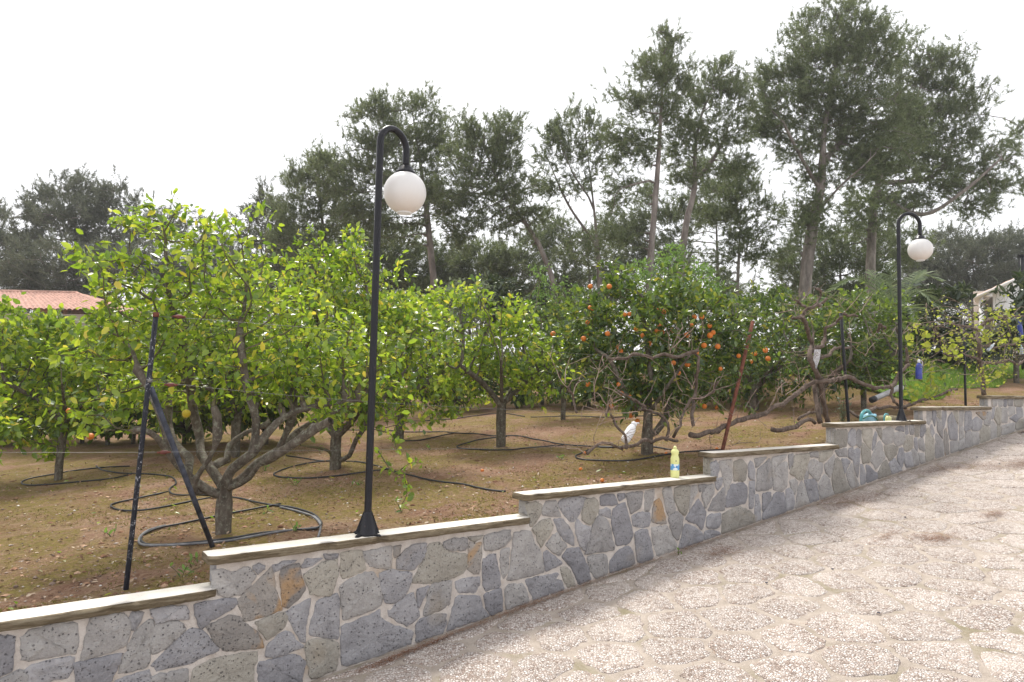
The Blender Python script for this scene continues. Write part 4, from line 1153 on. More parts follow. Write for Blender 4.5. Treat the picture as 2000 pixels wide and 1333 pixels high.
b2 = base_of(655, 918); Y2 = b2[1]
z6 = lambda pts: [(500 + x * .25, 740 + y * .25, d) for x, y, d in pts]
L2 = px_lines(Y2, [z6([(622, 740, 0), (622, 560, 0), (628, 440, 0)]), z6([(628, 460, 0), (580, 400, 0), (560, 330, .1), (540, 200, .2)]), z6([(630, 450, 0), (690, 390, -.1), (760, 320, -.2), (830, 200, -.3)]),
    z6([(600, 640, 0), (570, 570, -.1), (480, 540, -.2), (350, 525, -.3)]), z6([(650, 640, 0), (730, 600, -.1), (780, 480, -.2), (850, 380, -.3), (880, 250, -.3)]), z6([(628, 450, 0), (640, 350, .4), (660, 220, .7)])])
bush('lemon_tree', 'second lemon tree, yellow-green crown right behind the near lamp pole', base=b2, lines=L2,
     clumps=[(660, 500, 75, 38, .2), (600, 540, 60, 50, .2), (710, 550, 80, 60, .2), (640, 600, 110, 65, .1), (760, 610, 70, 60, 0), (600, 680, 80, 60, .2), (700, 690, 110, 70, 0), (800, 690, 60, 70, -.1), (650, 770, 100, 50, 0), (760, 770, 80, 50, -.2), (600, 470, 20, 18, 0), (690, 465, 24, 16, 0), (720, 800, 60, 40, -.3)],
     Y=Y2, r0=.075, per=34, D=.12, singles=300, leaf=(.088, .58), n_per=1.1, tips=4, **lemon)

def std_tree(label, bx, by, clumps, r0, H, spread, nl, mat='leaf_lemon', name='lemon_tree', group='lemon trees in the orchard', per=30, singles=0, leaf=(.088, .56), D=.125, lean=0, n_per=1.1, **kw):
    b = base_of(bx, by)
    return bush(name, label, 'tree', base=b, lines=gen_limbs(b, H, spread, nl, lean), clumps=clumps, Y=b[1], r0=r0, per=per, mat=mat, D=D, singles=singles, leaf=leaf, group=group, n_per=n_per, **kw)

std_tree('lemon tree half hidden behind the front one, slim trunk under its left limbs', 459, 890, [(330, 620, 100, 70), (460, 600, 110, 80), (240, 680, 90, 70), (400, 700, 120, 70), (520, 680, 90, 70), (300, 770, 110, 60), (440, 780, 90, 50)], .07, .6, .8, 5, per=22, leaf=(.10, .58))
std_tree('pale lemon tree right of the near lamp, its short trunk close to the far hedge', 780, 856, [(800, 600, 55, 45), (860, 600, 45, 45), (780, 670, 80, 60), (860, 680, 60, 60), (800, 750, 90, 50), (900, 730, 50, 50), (870, 780, 50, 40)], .08, .55, .8, 5, per=20, singles=300, leaf=(.11, .58), D=.14)
b3 = base_of(978, 871)
std_tree('lemon tree with straight trunk ringed by black hose, left of the orange tree', 978, 871, [(930, 600, 50, 38), (1000, 620, 60, 40), (930, 670, 70, 50), (1020, 680, 75, 55), (900, 720, 50, 40), (970, 740, 80, 45), (1050, 730, 50, 45), (905, 590, 25, 25)], .075, .62, .75, 5, per=26, singles=300, leaf=(.10, .55))
std_tree('young citrus tree with small trunk at the far middle of the orchard', 1100, 821, [(1080, 640, 60, 45), (1130, 650, 55, 45), (1070, 710, 70, 45), (1140, 720, 60, 45), (1100, 760, 60, 30)], .05, .5, .7, 4, mat='leaf_orange', name='citrus_tree', group='green citrus trees in the orchard', per=18, D=.16, leaf=(.11, .5))
b4 = base_of(1263, 888); Y4 = b4[1]
cl4 = [(1290, 570, 80, 40), (1210, 580, 60, 40), (1370, 590, 60, 40), (1150, 620, 55, 45), (1250, 640, 110, 55), (1370, 660, 90, 60), (1170, 680, 80, 55), (1280, 710, 110, 55), (1420, 700, 60, 60), (1200, 750, 70, 40), (1330, 760, 90, 45), (1120, 690, 40, 50), (1440, 640, 45, 45), (1250, 780, 60, 30)]
L4 = px_lines(Y4, [[(1263, 892, 0), (1264, 850, 0), (1266, 800, 0)], [(1266, 860, 0), (1295, 825, 0), (1318, 760, .1), (1330, 690, .2), (1380, 650, .4)], [(1266, 805, 0), (1230, 780, -.2), (1190, 700, -.4)], [(1266, 805, 0), (1270, 730, -.1), (1260, 650, -.1)], [(1266, 805, 0), (1240, 740, .4), (1200, 640, .8)], [(1266, 810, 0), (1300, 760, -.4), (1350, 690, -.7)]])
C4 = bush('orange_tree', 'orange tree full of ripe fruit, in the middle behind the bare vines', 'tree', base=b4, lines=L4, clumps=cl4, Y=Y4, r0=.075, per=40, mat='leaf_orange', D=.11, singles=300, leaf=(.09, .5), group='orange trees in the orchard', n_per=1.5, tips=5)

def ico_fruit(name, mat, r, squash=.95):
    bm = bmesh.new(); bmesh.ops.create_icosphere(bm, subdivisions=3, radius=r)
    for v in bm.verts: v.co *= 1 + .02 * math.sin(v.co.x * 90 + v.co.z * 70); v.co.z *= squash
    me = bpy.data.meshes.new(name); bm.to_mesh(me); bm.free(); me.materials.append(mat)
    me.polygons.foreach_set('use_smooth', [True] * len(me.polygons)); return me
ORANGE = ico_fruit('orange', M['orange'], .043); LEMON = ico_fruit('lemon', M['lemon'], .036, 1.25)
def add_fruit(tree, me, name, x, y, Y, s=1.):
    o = link(name, me, tree); o.location = at(x, y, Y); o.scale = (s,) * 3; o.rotation_euler = (random.random() * 6, random.random() * 6, 0); o.matrix_parent_inverse = Matrix.Translation(-tree.location); return o
O_PX = [(1050 + x * .19509, 640 + y * .19509) for x, y in ((155, 65), (460, 112), (520, 62), (700, 62), (1055, 80), (1345, 30), (1195, 35), (1245, 45), (1495, 75), (810, 200), (835, 235), (1115, 160), (1590, 255), (1360, 355), (1500, 370), (1410, 455), (505, 570), (925, 695), (740, 790), (1000, 935), (930, 880), (990, 10), (1725, 80), (1665, 180), (810, 570), (845, 655))]
O_PX += [(800 + x * .3376, 500 + y * .3376) for x, y in ((1060, 305), (1043, 300), (1245, 340), (1272, 338), (1440, 315), (1470, 322), (1650, 355), (1690, 355), (1630, 400), (1735, 405), (1310, 420), (1450, 405), (1030, 385), (1155, 178), (1045, 178))]
O_PX += [(1350 + x * .24005, 560 + y * .24005) for x, y in ((215, 488), (385, 565), (238, 670), (150, 320), (178, 375), (152, 398), (25, 245), (85, 245), (107, 975), (210, 985))]
for x, y in O_PX:
    k = 0
    for cx, cy, rx, ry in [c[:4] for c in cl4]:
        t_ = 1 - ((x - cx) / rx) ** 2 - ((y - cy) / ry) ** 2
        if t_ > 0: k = max(k, math.sqrt(t_) * (rx + ry) / 2 / FPX * Y4)
    add_fruit(C4, ORANGE, 'orange', x, y, Y4 - k * .82 - .02, random.uniform(.62, .86))

cl5 = [(1490, 600, 50, 40), (1450, 640, 45, 45), (1540, 620, 50, 45), (1490, 690, 75, 55), (1570, 680, 55, 50), (1440, 720, 50, 45), (1520, 740, 80, 40), (1600, 730, 50, 45), (1580, 610, 40, 30)]
C5 = std_tree('dark orange tree behind the rusty leaning post, with several low fruits', 1473, 803, cl5, .085, .45, .8, 5, mat='leaf_orange', name='orange_tree', group='orange trees in the orchard', per=18, singles=300, leaf=(.12, .36), D=.15)
for x, y in [(1350 + a * .24005, 560 + b * .24005) for a, b in ((480, 610), (625, 587), (604, 520), (515, 545))]: add_fruit(C5, ORANGE, 'orange', x, y, C5.location.y - 1.2, 1.1)
std_tree('small citrus tree with thin pale trunk just left of the far lamp', 1687, 801, [(1690, 600, 45, 35), (1740, 620, 40, 40), (1660, 650, 50, 40), (1720, 670, 55, 45), (1690, 720, 60, 30), (1650, 600, 40, 30)], .05, .6, .6, 4, mat='leaf_mid', name='citrus_tree', group='green citrus trees in the orchard', per=24, singles=300, leaf=(.10, .5), D=.13)
std_tree('dense citrus tree in the shade between the far lamp and the orange trees', 1602, 808, [(1600, 640, 60, 50), (1660, 680, 60, 50), (1580, 700, 50, 40), (1640, 730, 70, 35), (1710, 725, 60, 40), (1760, 700, 40, 40)], .09, .45, .8, 5, mat='leaf_orange', name='citrus_tree', group='green citrus trees in the orchard', per=18, leaf=(.12, .45), D=.16)

b0 = base_of(113, 936)
C0 = bush('citrus_tree', 'leafy citrus tree at the left edge with low hanging boughs and slim leaning trunk', 'tree', base=b0, lines=gen_limbs(b0, .75, .7, 5, .05),
     clumps=[(40, 645, 70, 42), (115, 655, 55, 40), (-40, 690, 80, 60), (60, 710, 90, 60), (150, 720, 60, 55), (10, 790, 80, 50), (100, 810, 70, 50), (180, 790, 45, 45), (60, 860, 60, 35), (-50, 800, 60, 60), (5, 605, 22, 24)], Y=b0[1], r0=.05, per=30, mat='leaf_lemon', D=.12, singles=300, leaf=(.10, .62), group='green citrus trees in the orchard', n_per=1.2, tips=4)
add_fruit(C0, ORANGE, 'orange', 177, 853, b0[1] - .75, 1.)
add_fruit(C0, ORANGE, 'orange', 135, 803, b0[1] - .8, .8)
for x, y, Y in ((364, 808, Y1 + .2),): add_fruit(C1, LEMON, 'lemon', x, y, Y)
# near bough that hangs in from the left edge, on its own tree outside the frame
bN = ground_px(-190, 1010)
bush('citrus_tree', 'citrus tree just outside the left edge whose near bough of large leaves hangs in', 'tree', base=bN, lines=gen_limbs(bN, .7, .8, 5), Y=bN[1],
     clumps=[(-200, 700, 110, 80), (-80, 740, 70, 60), (-160, 820, 110, 70), (-40, 800, 45, 50), (-30, 900, 30, 30)], r0=.06, per=34, mat='leaf_lemon', D=.11, leaf=(.10, .62), group='green citrus trees in the orchard', n_per=1.1)
bx2 = base_of(170, 868)
for i, (lab, x, cl) in enumerate((('dark hedge shrub at the far left behind the orange fruit', 40, [(30, 840, 70, 40), (-30, 800, 60, 60), (60, 780, 70, 50)]),
        ('dark hedge shrub with bare lower stems behind the left citrus tree', 160, [(150, 830, 60, 40), (130, 770, 70, 50), (200, 760, 60, 60), (150, 700, 80, 50)]),
        ('dark hedge shrub behind the left steel post', 260, [(250, 820, 55, 40), (290, 760, 60, 60), (240, 700, 70, 60), (300, 680, 60, 50)]),
        ('dark hedge shrub seen between the front lemon limbs', 360, [(350, 815, 60, 40), (370, 760, 70, 60), (420, 800, 50, 40), (360, 700, 80, 60)]),
        ('dark hedge shrub between the two lemon trees at the back', 520, [(500, 800, 60, 40), (560, 790, 60, 40), (520, 740, 80, 50), (590, 730, 60, 50)]),
        ('dark hedge shrub at the back, left of the pale lemon tree', 700, [(700, 780, 60, 40), (730, 730, 70, 50), (660, 740, 60, 50)]),
        ('dark hedge shrub at the back, right of the pale lemon tree', 880, [(870, 770, 60, 30), (900, 730, 60, 45), (840, 740, 50, 40), (950, 770, 40, 28)]),
        ('tall dark hedge shrub at the far left below the red roof', 60, [(20, 700, 80, 70), (100, 690, 70, 60), (60, 780, 90, 60), (-40, 720, 70, 70)]),
        ('tall dark hedge shrub behind the left limbs of the front lemon tree', 210, [(200, 690, 80, 70), (260, 720, 80, 70), (200, 780, 90, 60)]),
        ('tall dark hedge shrub behind the crown of the front lemon tree', 420, [(400, 680, 90, 70), (470, 700, 90, 70), (420, 770, 100, 60)]),
        ('dark hedge shrub at the back behind the straight lemon trunk', 1010, [(1010, 770, 60, 28), (980, 730, 60, 40), (1050, 730, 60, 45)]),
        ('dark hedge shrub at the back, left of the orange tree trunk', 1150, [(1150, 770, 60, 26), (1120, 730, 50, 40), (1190, 740, 60, 40)]),
        ('dark hedge shrub at the back, right of the orange tree trunk', 1320, [(1320, 765, 60, 26), (1360, 730, 60, 40), (1290, 730, 50, 40)]),
        ('dark hedge shrub at the back behind the rusty post', 1430, [(1430, 755, 60, 26), (1400, 720, 60, 40), (1470, 720, 60, 40)]))):
    b = base_of(x, 868 if x < 600 else 806 if x < 1000 else 796)
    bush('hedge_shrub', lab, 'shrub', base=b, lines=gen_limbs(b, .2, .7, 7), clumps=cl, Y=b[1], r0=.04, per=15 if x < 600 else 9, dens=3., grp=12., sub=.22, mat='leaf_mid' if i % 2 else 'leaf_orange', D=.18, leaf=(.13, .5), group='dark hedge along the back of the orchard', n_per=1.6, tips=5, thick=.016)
for lab, bx, Y, cl, mt, lf in (('feathery light green shrub rising over the orange tree', 1310, 15.5, [(1310, 520, 45, 28), (1270, 545, 50, 30), (1350, 545, 50, 32), (1310, 575, 90, 34), (1250, 590, 40, 30), (1385, 580, 40, 34)], 'leaf_light', (.085, .35)),
                          ('silvery grey-green shrub right of the lemon trees', 885, 17, [(885, 560, 30, 26), (860, 590, 36, 30), (910, 590, 36, 30), (885, 620, 50, 30)], 'leaf_grey', (.09, .4)),
                          ('dark rounded shrub at the foot of the leaning pine', 985, 19, [(985, 570, 55, 28), (940, 595, 50, 28), (1030, 595, 50, 28), (985, 620, 80, 30)], 'leaf_dark', (.14, .45)),
                          ('tall green shrub filling the gap between the lemon and orange trees', 1120, 16.5, [(1120, 600, 60, 34), (1070, 630, 60, 34), (1170, 630, 60, 34), (1120, 670, 90, 40)], 'leaf_mid', (.10, .42)),
                          ('broad green shrub behind the second lemon tree', 760, 16., [(700, 620, 70, 40), (780, 610, 60, 40), (740, 670, 100, 50), (640, 640, 60, 40)], 'leaf_mid', (.10, .42)),
                          ('yellowish thin shrub in front of the leaning pine', 1060, 17, [(1060, 540, 40, 22), (1090, 570, 40, 26), (1040, 580, 40, 26)], 'leaf_light', (.07, .4))):
    b = at(bx, 740, Y); b[2] = ground_at(b)
    bush('shrub', lab, 'shrub', base=b, lines=gen_limbs(b, .4, 1.0, 6), clumps=cl, Y=Y, r0=.05, per=13 if mt != 'leaf_light' or bx == 1310 else 5, mat=mt, D=.2, leaf=(lf[0] * 1.3, lf[1]), group='shrubs between orchard and pines', n_per=2., tips=5, thick=.016, dens=2.2, grp=10., sub=.24)
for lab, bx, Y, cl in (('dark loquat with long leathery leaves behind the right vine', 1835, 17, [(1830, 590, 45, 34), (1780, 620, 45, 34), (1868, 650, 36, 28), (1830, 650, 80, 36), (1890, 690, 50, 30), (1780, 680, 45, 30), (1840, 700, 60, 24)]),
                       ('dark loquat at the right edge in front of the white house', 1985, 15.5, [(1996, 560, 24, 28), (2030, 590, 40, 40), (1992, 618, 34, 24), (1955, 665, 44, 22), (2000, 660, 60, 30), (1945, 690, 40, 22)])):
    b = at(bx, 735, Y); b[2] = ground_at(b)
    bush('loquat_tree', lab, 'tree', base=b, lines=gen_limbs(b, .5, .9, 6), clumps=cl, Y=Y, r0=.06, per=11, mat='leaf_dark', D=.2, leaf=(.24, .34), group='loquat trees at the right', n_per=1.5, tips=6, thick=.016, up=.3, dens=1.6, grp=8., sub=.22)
b = at(1740, 745, 18.); b[2] = ground_at(b)
for lab, bx, Y, cl in (('tall green hedge bush left of the palm', 1560, 18, [(1500, 590, 60, 30), (1560, 600, 60, 34), (1610, 630, 44, 26), (1560, 645, 90, 34)]), ('low green bush below the palm fronds', 1720, 17, [(1700, 645, 50, 26), (1760, 650, 50, 28), (1720, 680, 60, 30)])):
    b = at(bx, 745, Y); b[2] = ground_at(b)
    bush('shrub', lab, 'shrub', base=b, lines=gen_limbs(b, .4, 1.0, 6), clumps=cl, Y=Y, r0=.05, per=11, mat='leaf_mid', D=.2, leaf=(.13, .42), group='shrubs between orchard and pines', n_per=2., tips=5, thick=.016, dens=2.2, grp=10., sub=.24)

# palm behind the far lamp
pb = at(1748, 740, 16.5); pb[2] = ground_at(pb)
palm = thing('palm_tree', 'young palm with arching feathery fronds behind the far lamp', 'tree', pb)
pc = at(1748, 612, 16.5)
mb = MB(); mb.tube(spline([pb - [0, 0, .1], (pb + pc) / 2, pc], .15), .12, 9); mb.build('trunk', M['bark_pine'], palm)
for (tx, ty), (mx, my), dy in (((1612, 572), (1685, 546), -.3), ((1640, 610), (1700, 575), -.8), ((1742, 512), (1738, 560), .1), ((1838, 548), (1795, 540), -.2), ((1830, 600), (1790, 570), -.8), ((1660, 640), (1705, 600), -1.2), ((1790, 640), (1775, 600), -1.2), ((1700, 530), (1722, 560), .9), ((1800, 530), (1775, 560), .9)):
    R = spline([pc, at(mx, my, 16.5 + dy * .5), at(tx, ty, 16.5 + dy)], .05); n = len(R)
    f = MB(); f.tube(R, np.linspace(.016, .004, n), 4)
    fr = f.build('frond', M['palm'], palm)
    T_ = np.gradient(R, axis=0); T_ /= np.linalg.norm(T_, axis=1)[:, None]; V = []
    for i in range(3, n):
        s_ = np.cross(T_[i], [0, 0, 1.]); s_ /= np.linalg.norm(s_) + 1e-6; up_ = np.cross(s_, T_[i]); ll = .46 * math.sin(math.pi * (.12 + .86 * i / n)) ** .7
        for sg in (-1, 1):
            dd = s_ * sg * .75 + T_[i] * .6 + up_ * .25 + rng.normal(0, .08, 3); dd /= np.linalg.norm(dd); tip = R[i] + dd * ll - np.array([0, 0, .09 * ll / .4])
            w_ = T_[i] * .013; V += [R[i] - w_, R[i] + w_, (R[i] + tip) / 2 + w_ + up_ * .02, tip]
    nq = len(V) // 4; me = mesh_np('leaflets', np.array(V), [np.arange(nq * 4).reshape(-1, 4)], [M['palm']])
    link('leaflets', me, fr, 'stuff')

# ------------------------------------------------------------------ lamps
def lamp(label, base, hook, top_h, drop):
    """black swan-neck garden lamp; hook: horizontal vector to the hanging side (m)"""
    L = thing('street_lamp', label, 'lamp', base, 'globe lamps on the wall')
    b = np.array(base); hk = np.array([hook[0], hook[1], 0.]); R = np.linalg.norm(hk) / 2; hd = hk / (2 * R)
    zt = top_h - .028 - R
    pts = [b + [0, 0, .02]] + [b + [0, 0, z] for z in np.linspace(.1, zt, 12)]
    pts += [b + hd * (R - R * math.cos(a)) + np.array([0, 0, zt + R * math.sin(a)]) for a in np.linspace(.15, math.pi - .15, 14)]
    e = b + hk + np.array([0, 0, zt]); pts += [e - [0, 0, z] for z in np.linspace(0, drop, 4)]
    m = MB(); m.tube(pts, .0262, 18); m.build('pole', M['black'], L)
    m = MB(); m.lathe([(.0, .16), (.030, .16), (.034, .145), (.072, .014), (.076, .012), (.076, 0), (0, 0)], b, k=8)
    for k in range(4):
        a = k * math.pi / 2 + .3; c_ = np.array([math.cos(a), math.sin(a), 0]); s_ = np.array([-math.sin(a), math.cos(a), 0]) * .004
        m.add([b + c_ * .028 - s_ + [0, 0, .17], b + c_ * .028 + s_ + [0, 0, .17], b + c_ * .088 + s_ + [0, 0, .006], b + c_ * .088 - s_ + [0, 0, .006], b + c_ * .02 - s_, b + c_ * .02 + s_],
              [[0, 1, 2, 3], [0, 3, 4, 4][:3] + [4], [1, 5, 2, 2][:3] + [2]][:1], [[0, 3, 4], [1, 5, 2]])
    m.build('foot', M['black'], L, smooth=False)
    for k in range(4):
        a = k * math.pi / 2 + .3 + math.pi / 4; p = b + np.array([math.cos(a), math.sin(a), 0]) * .105
        m = MB(); m.lathe([(0, .014), (.010, .013), (.010, .006), (.018, .006), (.018, .0)], p, k=8)
        m.box(b + (p - b) * .82 + [0, 0, .003], (p - b) * .28, np.array([-math.sin(a), math.cos(a), 0]) * .012, (0, 0, .003)); m.build('anchor_bolt', M['black'], L)
    g = e - np.array([0, 0, drop])
    m = MB(); m.lathe([(.03, .012), (.036, .012), (.038, .0), (.058, -.006), (.062, -.03), (.078, -.04), (.078, -.05), (0, -.05)], g, k=24); m.build('collar', M['black'], L)
    gc = g - np.array([0, 0, .04 + .158])
    a = np.linspace(.30, math.pi - .34, 26); prof = [(.163 * math.sin(t_), .163 * math.cos(t_)) for t_ in a]
    m = MB(); m.lathe(prof, (0, 0, 0), k=40); me = m.mesh('globe', M['globe']); o = link('globe', me, L); o.location = gc
    zb = -.163 * math.cos(.34); rb = .163 * math.sin(.34)
    m = MB(); m.lathe([(rb * .98, zb + .004), (rb + .003, zb), (rb, zb - .010), (rb * .86, zb - .012), (rb * .8, zb - .004), (0, zb - .002)], gc, k=30); m.build('bottom_ring', M['globe'], o)
    return L
P = uvz(2.118, 4.60, capz[1] + .053); lamp('near globe lamp on a black swan-neck pole, standing on the second wall step', P, (.16, .21), 3.03, .125)
P = uvz(10.273, 4.60, capz[4] + .053); lamp('far globe lamp on a black swan-neck pole, beside the blue bottle', P, (.33, .03), 3.03, .16)

# ------------------------------------------------------------------ posts, brace, wires
VT = 5.12                                                     # the trellis line behind the wall
def round_post(name, label, top, bot, r, mat, cat='post', group='trellis posts', sides=10, base_v=None, cap=True):
    t_, b_ = np.array(top), np.array(bot); L = thing(name, label, cat, b_, group)
    d = (b_ - t_) / np.linalg.norm(b_ - t_); m = MB(); m.tube([b_ + d * .25, b_, b_ * .5 + t_ * .5, t_], r, sides)
    m.build('shaft', M[mat], L); return L
def tr(x, y, v=VT): return on_v(x, y, v)
bp, tp = tr(246, 1152), tr(305, 614)
PL = round_post('steel_post', 'tall leaning black post with flaking paint, left of the front lemon tree', tp, bp, .0165, 'worn_black')
q0, q1 = tr(294, 757, VT + .02), ground_px(415, 1068)
m = MB(); dd = (q1 - q0) / np.linalg.norm(q1 - q0); sd_ = np.cross(dd, Vv); sd_ /= np.linalg.norm(sd_)
m.box((q0 + q1 + dd * .1) / 2, dd * (np.linalg.norm(q1 - q0) / 2 + .05), sd_ * .017, Vv * .017)
m.build('brace', M['worn_grey'], PL, smooth=False)
m = MB(); m.tube([tp - [0, 0, .02], tp + [.0, 0, .012]], .019, 10); m.build('top_cap', M['rust'], PL)
for y_ in (744,):
    w_ = tr(292, y_); m = MB(); m.tube([w_ + [.0, 0, -.012], w_ + [0, 0, .012]], .0195, 10); m.build('wire_binding', M['wire'], PL)
round_post('steel_post', 'rusty brown post leaning right, between the orange tree and the vines', tr(1470, 628), tr(1410, 884), .022, 'rust')
round_post('steel_post', 'dark post standing in front of the small citrus tree, left of the far lamp', tr(1642, 612), tr(1657, 822), .021, 'black')
round_post('steel_post', 'slim black post with white tape at the top, right of the far lamp', tr(1882, 624), tr(1886, 800), .021, 'black')
w_ = tr(1882, 622); m = MB(); m.tube([w_ + [0, 0, -.03], w_ + [.02, 0, .03], w_ + [.05, 0, .02]], [.028, .03, .01], 7)
tag(m.build('tape_knot', M['white_plastic']), 'knot of white tape tied round the top of a slim black post', 'tape')
def wire(label, pts, r=.0010):
    m = MB(); m.tube(pts, r, 4); return tag(m.build('wire', M['wire']), label, 'wire', 'trellis wires')
wire('upper thin wire running right from the leaning black post at branch height', spline([tr(292, 745), tr(612, 777), tr(990, 800), tr(1300, 806), tr(1398, 775)], .5))
wire('top wire running from the tip of the leaning black post behind the lamp', spline([tr(305, 618), tr(600, 640), tr(1050, 685), tr(1235, 697), tr(1362, 692), tr(1466, 634)], .5))
wire('low wire stretched just above the soil along the wall', spline([tr(-60, 884), tr(250, 884), tr(700, 879), tr(1000, 875), tr(1260, 868)], .5))
wire('wire climbing from the rusty post to the gnarled vine trunk', spline([tr(1398, 775), tr(1500, 733), tr(1590, 694)], .5))
wire('wire between the gnarled vine trunk and the far lamp', spline([tr(1590, 766), tr(1650, 739), tr(1720, 737), tr(1760, 735), tr(1884, 728)], .5))
wire('high wire between the dark post and the taped post', spline([tr(1642, 640), tr(1760, 636), tr(1883, 632), tr(2010, 634)], .5))
for lab, x, y in (('red wire tensioner on the top wire beside the leaning post', 350, 619), ('red wire tensioner on the upper wire by the brace', 334, 752), ('dull red wire tensioner on the low wire behind the brace', 320, 884)):
    c_ = tr(x, y); T_ = thing('wire_tensioner', lab, 'tensioner', c_ - [0, 0, .02], 'red wire tensioners')
    m = MB(); m.lathe([(0, -.04), (.006, -.038), (.009, -.022), (.014, -.013), (.014, .013), (.009, .022), (.006, .038), (0, .04)], c_, Uv, 8); m.build('drum', M['red_plastic'], T_)
    m = MB(); m.box(c_, Uv * .042, Vv * .010, (0, 0, .004)); m.build('frame', M['rust'], T_)

# ------------------------------------------------------------------ bare vines
def z3(p): return [(1050 + x * .19509, 640 + y * .19509) for x, y in p]
def z4(p): return [(1350 + x * .24005, 560 + y * .24005) for x, y in p]
def z5(p): return [(1640 + x * .225, 540 + y * .225) for x, y in p]
def twig_run(mb, p, d, L, r, depth, ends):
    n = max(3, int(L / .06)); pts = [p]; d = d / np.linalg.norm(d)
    for i in range(n):
        d = d + rng.normal(0, .16, 3) + np.array([0, 0, .03]); d /= np.linalg.norm(d); pts.append(pts[-1] + d * (L / n))
        if depth > 0 and rng.random() < .28:
            s = d + rng.normal(0, .7, 3); twig_run(mb, pts[-1], s, L * rng.uniform(.3, .6), r * .65, depth - 1, ends)
    mb.tube(pts, np.linspace(r, r * .5, len(pts)), 4); ends.append((np.array(pts[-1]), d)); ends.append((np.array(pts[len(pts) // 2]), d))
def vine(label, arms, twigs=1.5, canes=(), lean=.5, leaves=0, thick_twig=.0036, leaf_len=.05):
    """arms: (points px, width px); canes: thin traced shoots"""
    W = [(spline(np.array([tr(x, y, VT + (rng.uniform(-.10, .10))) for x, y in pts]), .07, jit=.008), w) for pts, w in arms]
    base = min((a for a, w in W[:1]), key=lambda a: a[:, 2].min()); base = base[base[:, 2].argmin()]
    root = thing('grapevine', label, 'vine', base, 'pruned grapevines along the trellis')
    tm = MB(); ends = []
    for R, w in W:
        rr = w / 2 / FPX * R[:, 1]; n = len(R)
        prof = rr * np.linspace(1.1, .8, n) * (1 + .22 * (vnoise(np.arange(n) * .9, np.zeros(n), int(w * 10)) - .5) + rng.normal(0, .05, n))
        m = MB(); m.tube(R, prof, 8); m.build('arm', M['bark_vine'], root)
        Ln = np.linalg.norm(np.diff(R, axis=0), axis=1).sum()
        for k in range(rng.poisson(twigs * Ln * 2.1)):
            i = rng.integers(1, n - 1); d = rng.normal(0, .6, 3) + np.array([0, 0, lean])
            twig_run(tm, R[i], d, rng.uniform(.15, .5), thick_twig, 1, ends)
    for pts in canes:
        R = spline(np.array([tr(x, y, VT + rng.uniform(-.12, .05)) for x, y in pts]), .06, jit=.003)
        tm.tube(R, np.linspace(thick_twig * 1.5, thick_twig * .7, len(R)), 5); ends.append((R[-1], R[-1] - R[-2]))
        for k in range(rng.poisson(1.6)):
            i = rng.integers(1, len(R)); twig_run(tm, R[i], (R[i] - R[i - 1]) + rng.normal(0, .04, 3), rng.uniform(.1, .28), thick_twig * .8, 0, ends)
    if tm.n: tm.build('canes', M['twig_vine'], root, kind='stuff')
    return root, ends
vine('pale bare vine shoots in front of the orchard, left of the orange tree trunk',
     [(z3([(395, 860), (372, 780), (355, 700), (330, 650), (290, 600)]), 4.5), (z3([(480, 1270), (560, 1190), (680, 1165), (760, 1195), (850, 1215)]), 6), (z3([(720, 790), (700, 840), (690, 900)]), 5)], 2.2,
     [z3([(300, 610), (240, 540), (190, 430), (150, 330), (100, 250)]), z3([(280, 560), (270, 470), (300, 370), (330, 290)]), z3([(300, 600), (330, 560), (360, 510)]), z3([(580, 760), (565, 600), (600, 480), (620, 380), (650, 280), (690, 265)]), z3([(610, 450), (650, 420), (695, 380)]),
      z3([(600, 840), (580, 780), (550, 740)]), z3([(690, 850), (640, 800), (560, 770), (530, 750)]), z3([(690, 860), (600, 830), (470, 785)]), z3([(700, 800), (640, 700), (600, 660)]), z3([(700, 780), (760, 720), (800, 680)]), z3([(690, 880), (650, 930), (620, 1000)]), z3([(480, 1270), (400, 1210), (290, 1210), (265, 1140)])])
vine('bare vine arched over the orange tree trunk, with a long horizontal arm',
     [(z3([(1555, 985), (1552, 860), (1565, 720), (1585, 560), (1610, 410), (1600, 300), (1575, 245)]), 6.5), (z3([(1600, 235), (1540, 250), (1450, 290), (1330, 290), (1230, 278), (1150, 302), (1050, 280), (960, 262), (880, 312), (725, 308)]), 7),
      (z3([(1300, 1135), (1310, 950), (1210, 865), (1130, 835), (1060, 820), (1000, 835)]), 5.5), (z3([(1085, 800), (1030, 760), (930, 715), (850, 672), (800, 630)]), 5.5), (z3([(880, 1210), (885, 1120), (820, 1020), (760, 920), (730, 870)]), 5.5),
      (z3([(850, 1215), (950, 1190), (1040, 1130), (1150, 1142), (1250, 1110), (1400, 1145)]), 7), (z3([(1360, 1100), (1430, 980), (1475, 820), (1530, 725), (1650, 712), (1750, 640), (1800, 540)]), 5.5)], 1.8,
     [z3([(800, 630), (760, 590), (730, 540)]), z3([(850, 690), (740, 620), (650, 585)]), z3([(1330, 230), (1390, 100), (1450, 0)]), z3([(1320, 220), (1400, 160), (1500, 60), (1580, -10)]), z3([(1335, 130), (1300, 60), (1285, 0)]), z3([(1550, 620), (1500, 520), (1440, 400)]), z3([(1450, 640), (1400, 570), (1370, 450), (1340, 355)]),
      z3([(1540, 620), (1590, 500), (1640, 400)]), z3([(1240, 820), (1290, 760), (1350, 650)]), z3([(1000, 840), (900, 855), (720, 860)]), z3([(860, 720), (800, 730), (740, 770)]), z3([(1510, 200), (1520, 120), (1505, 50)])])
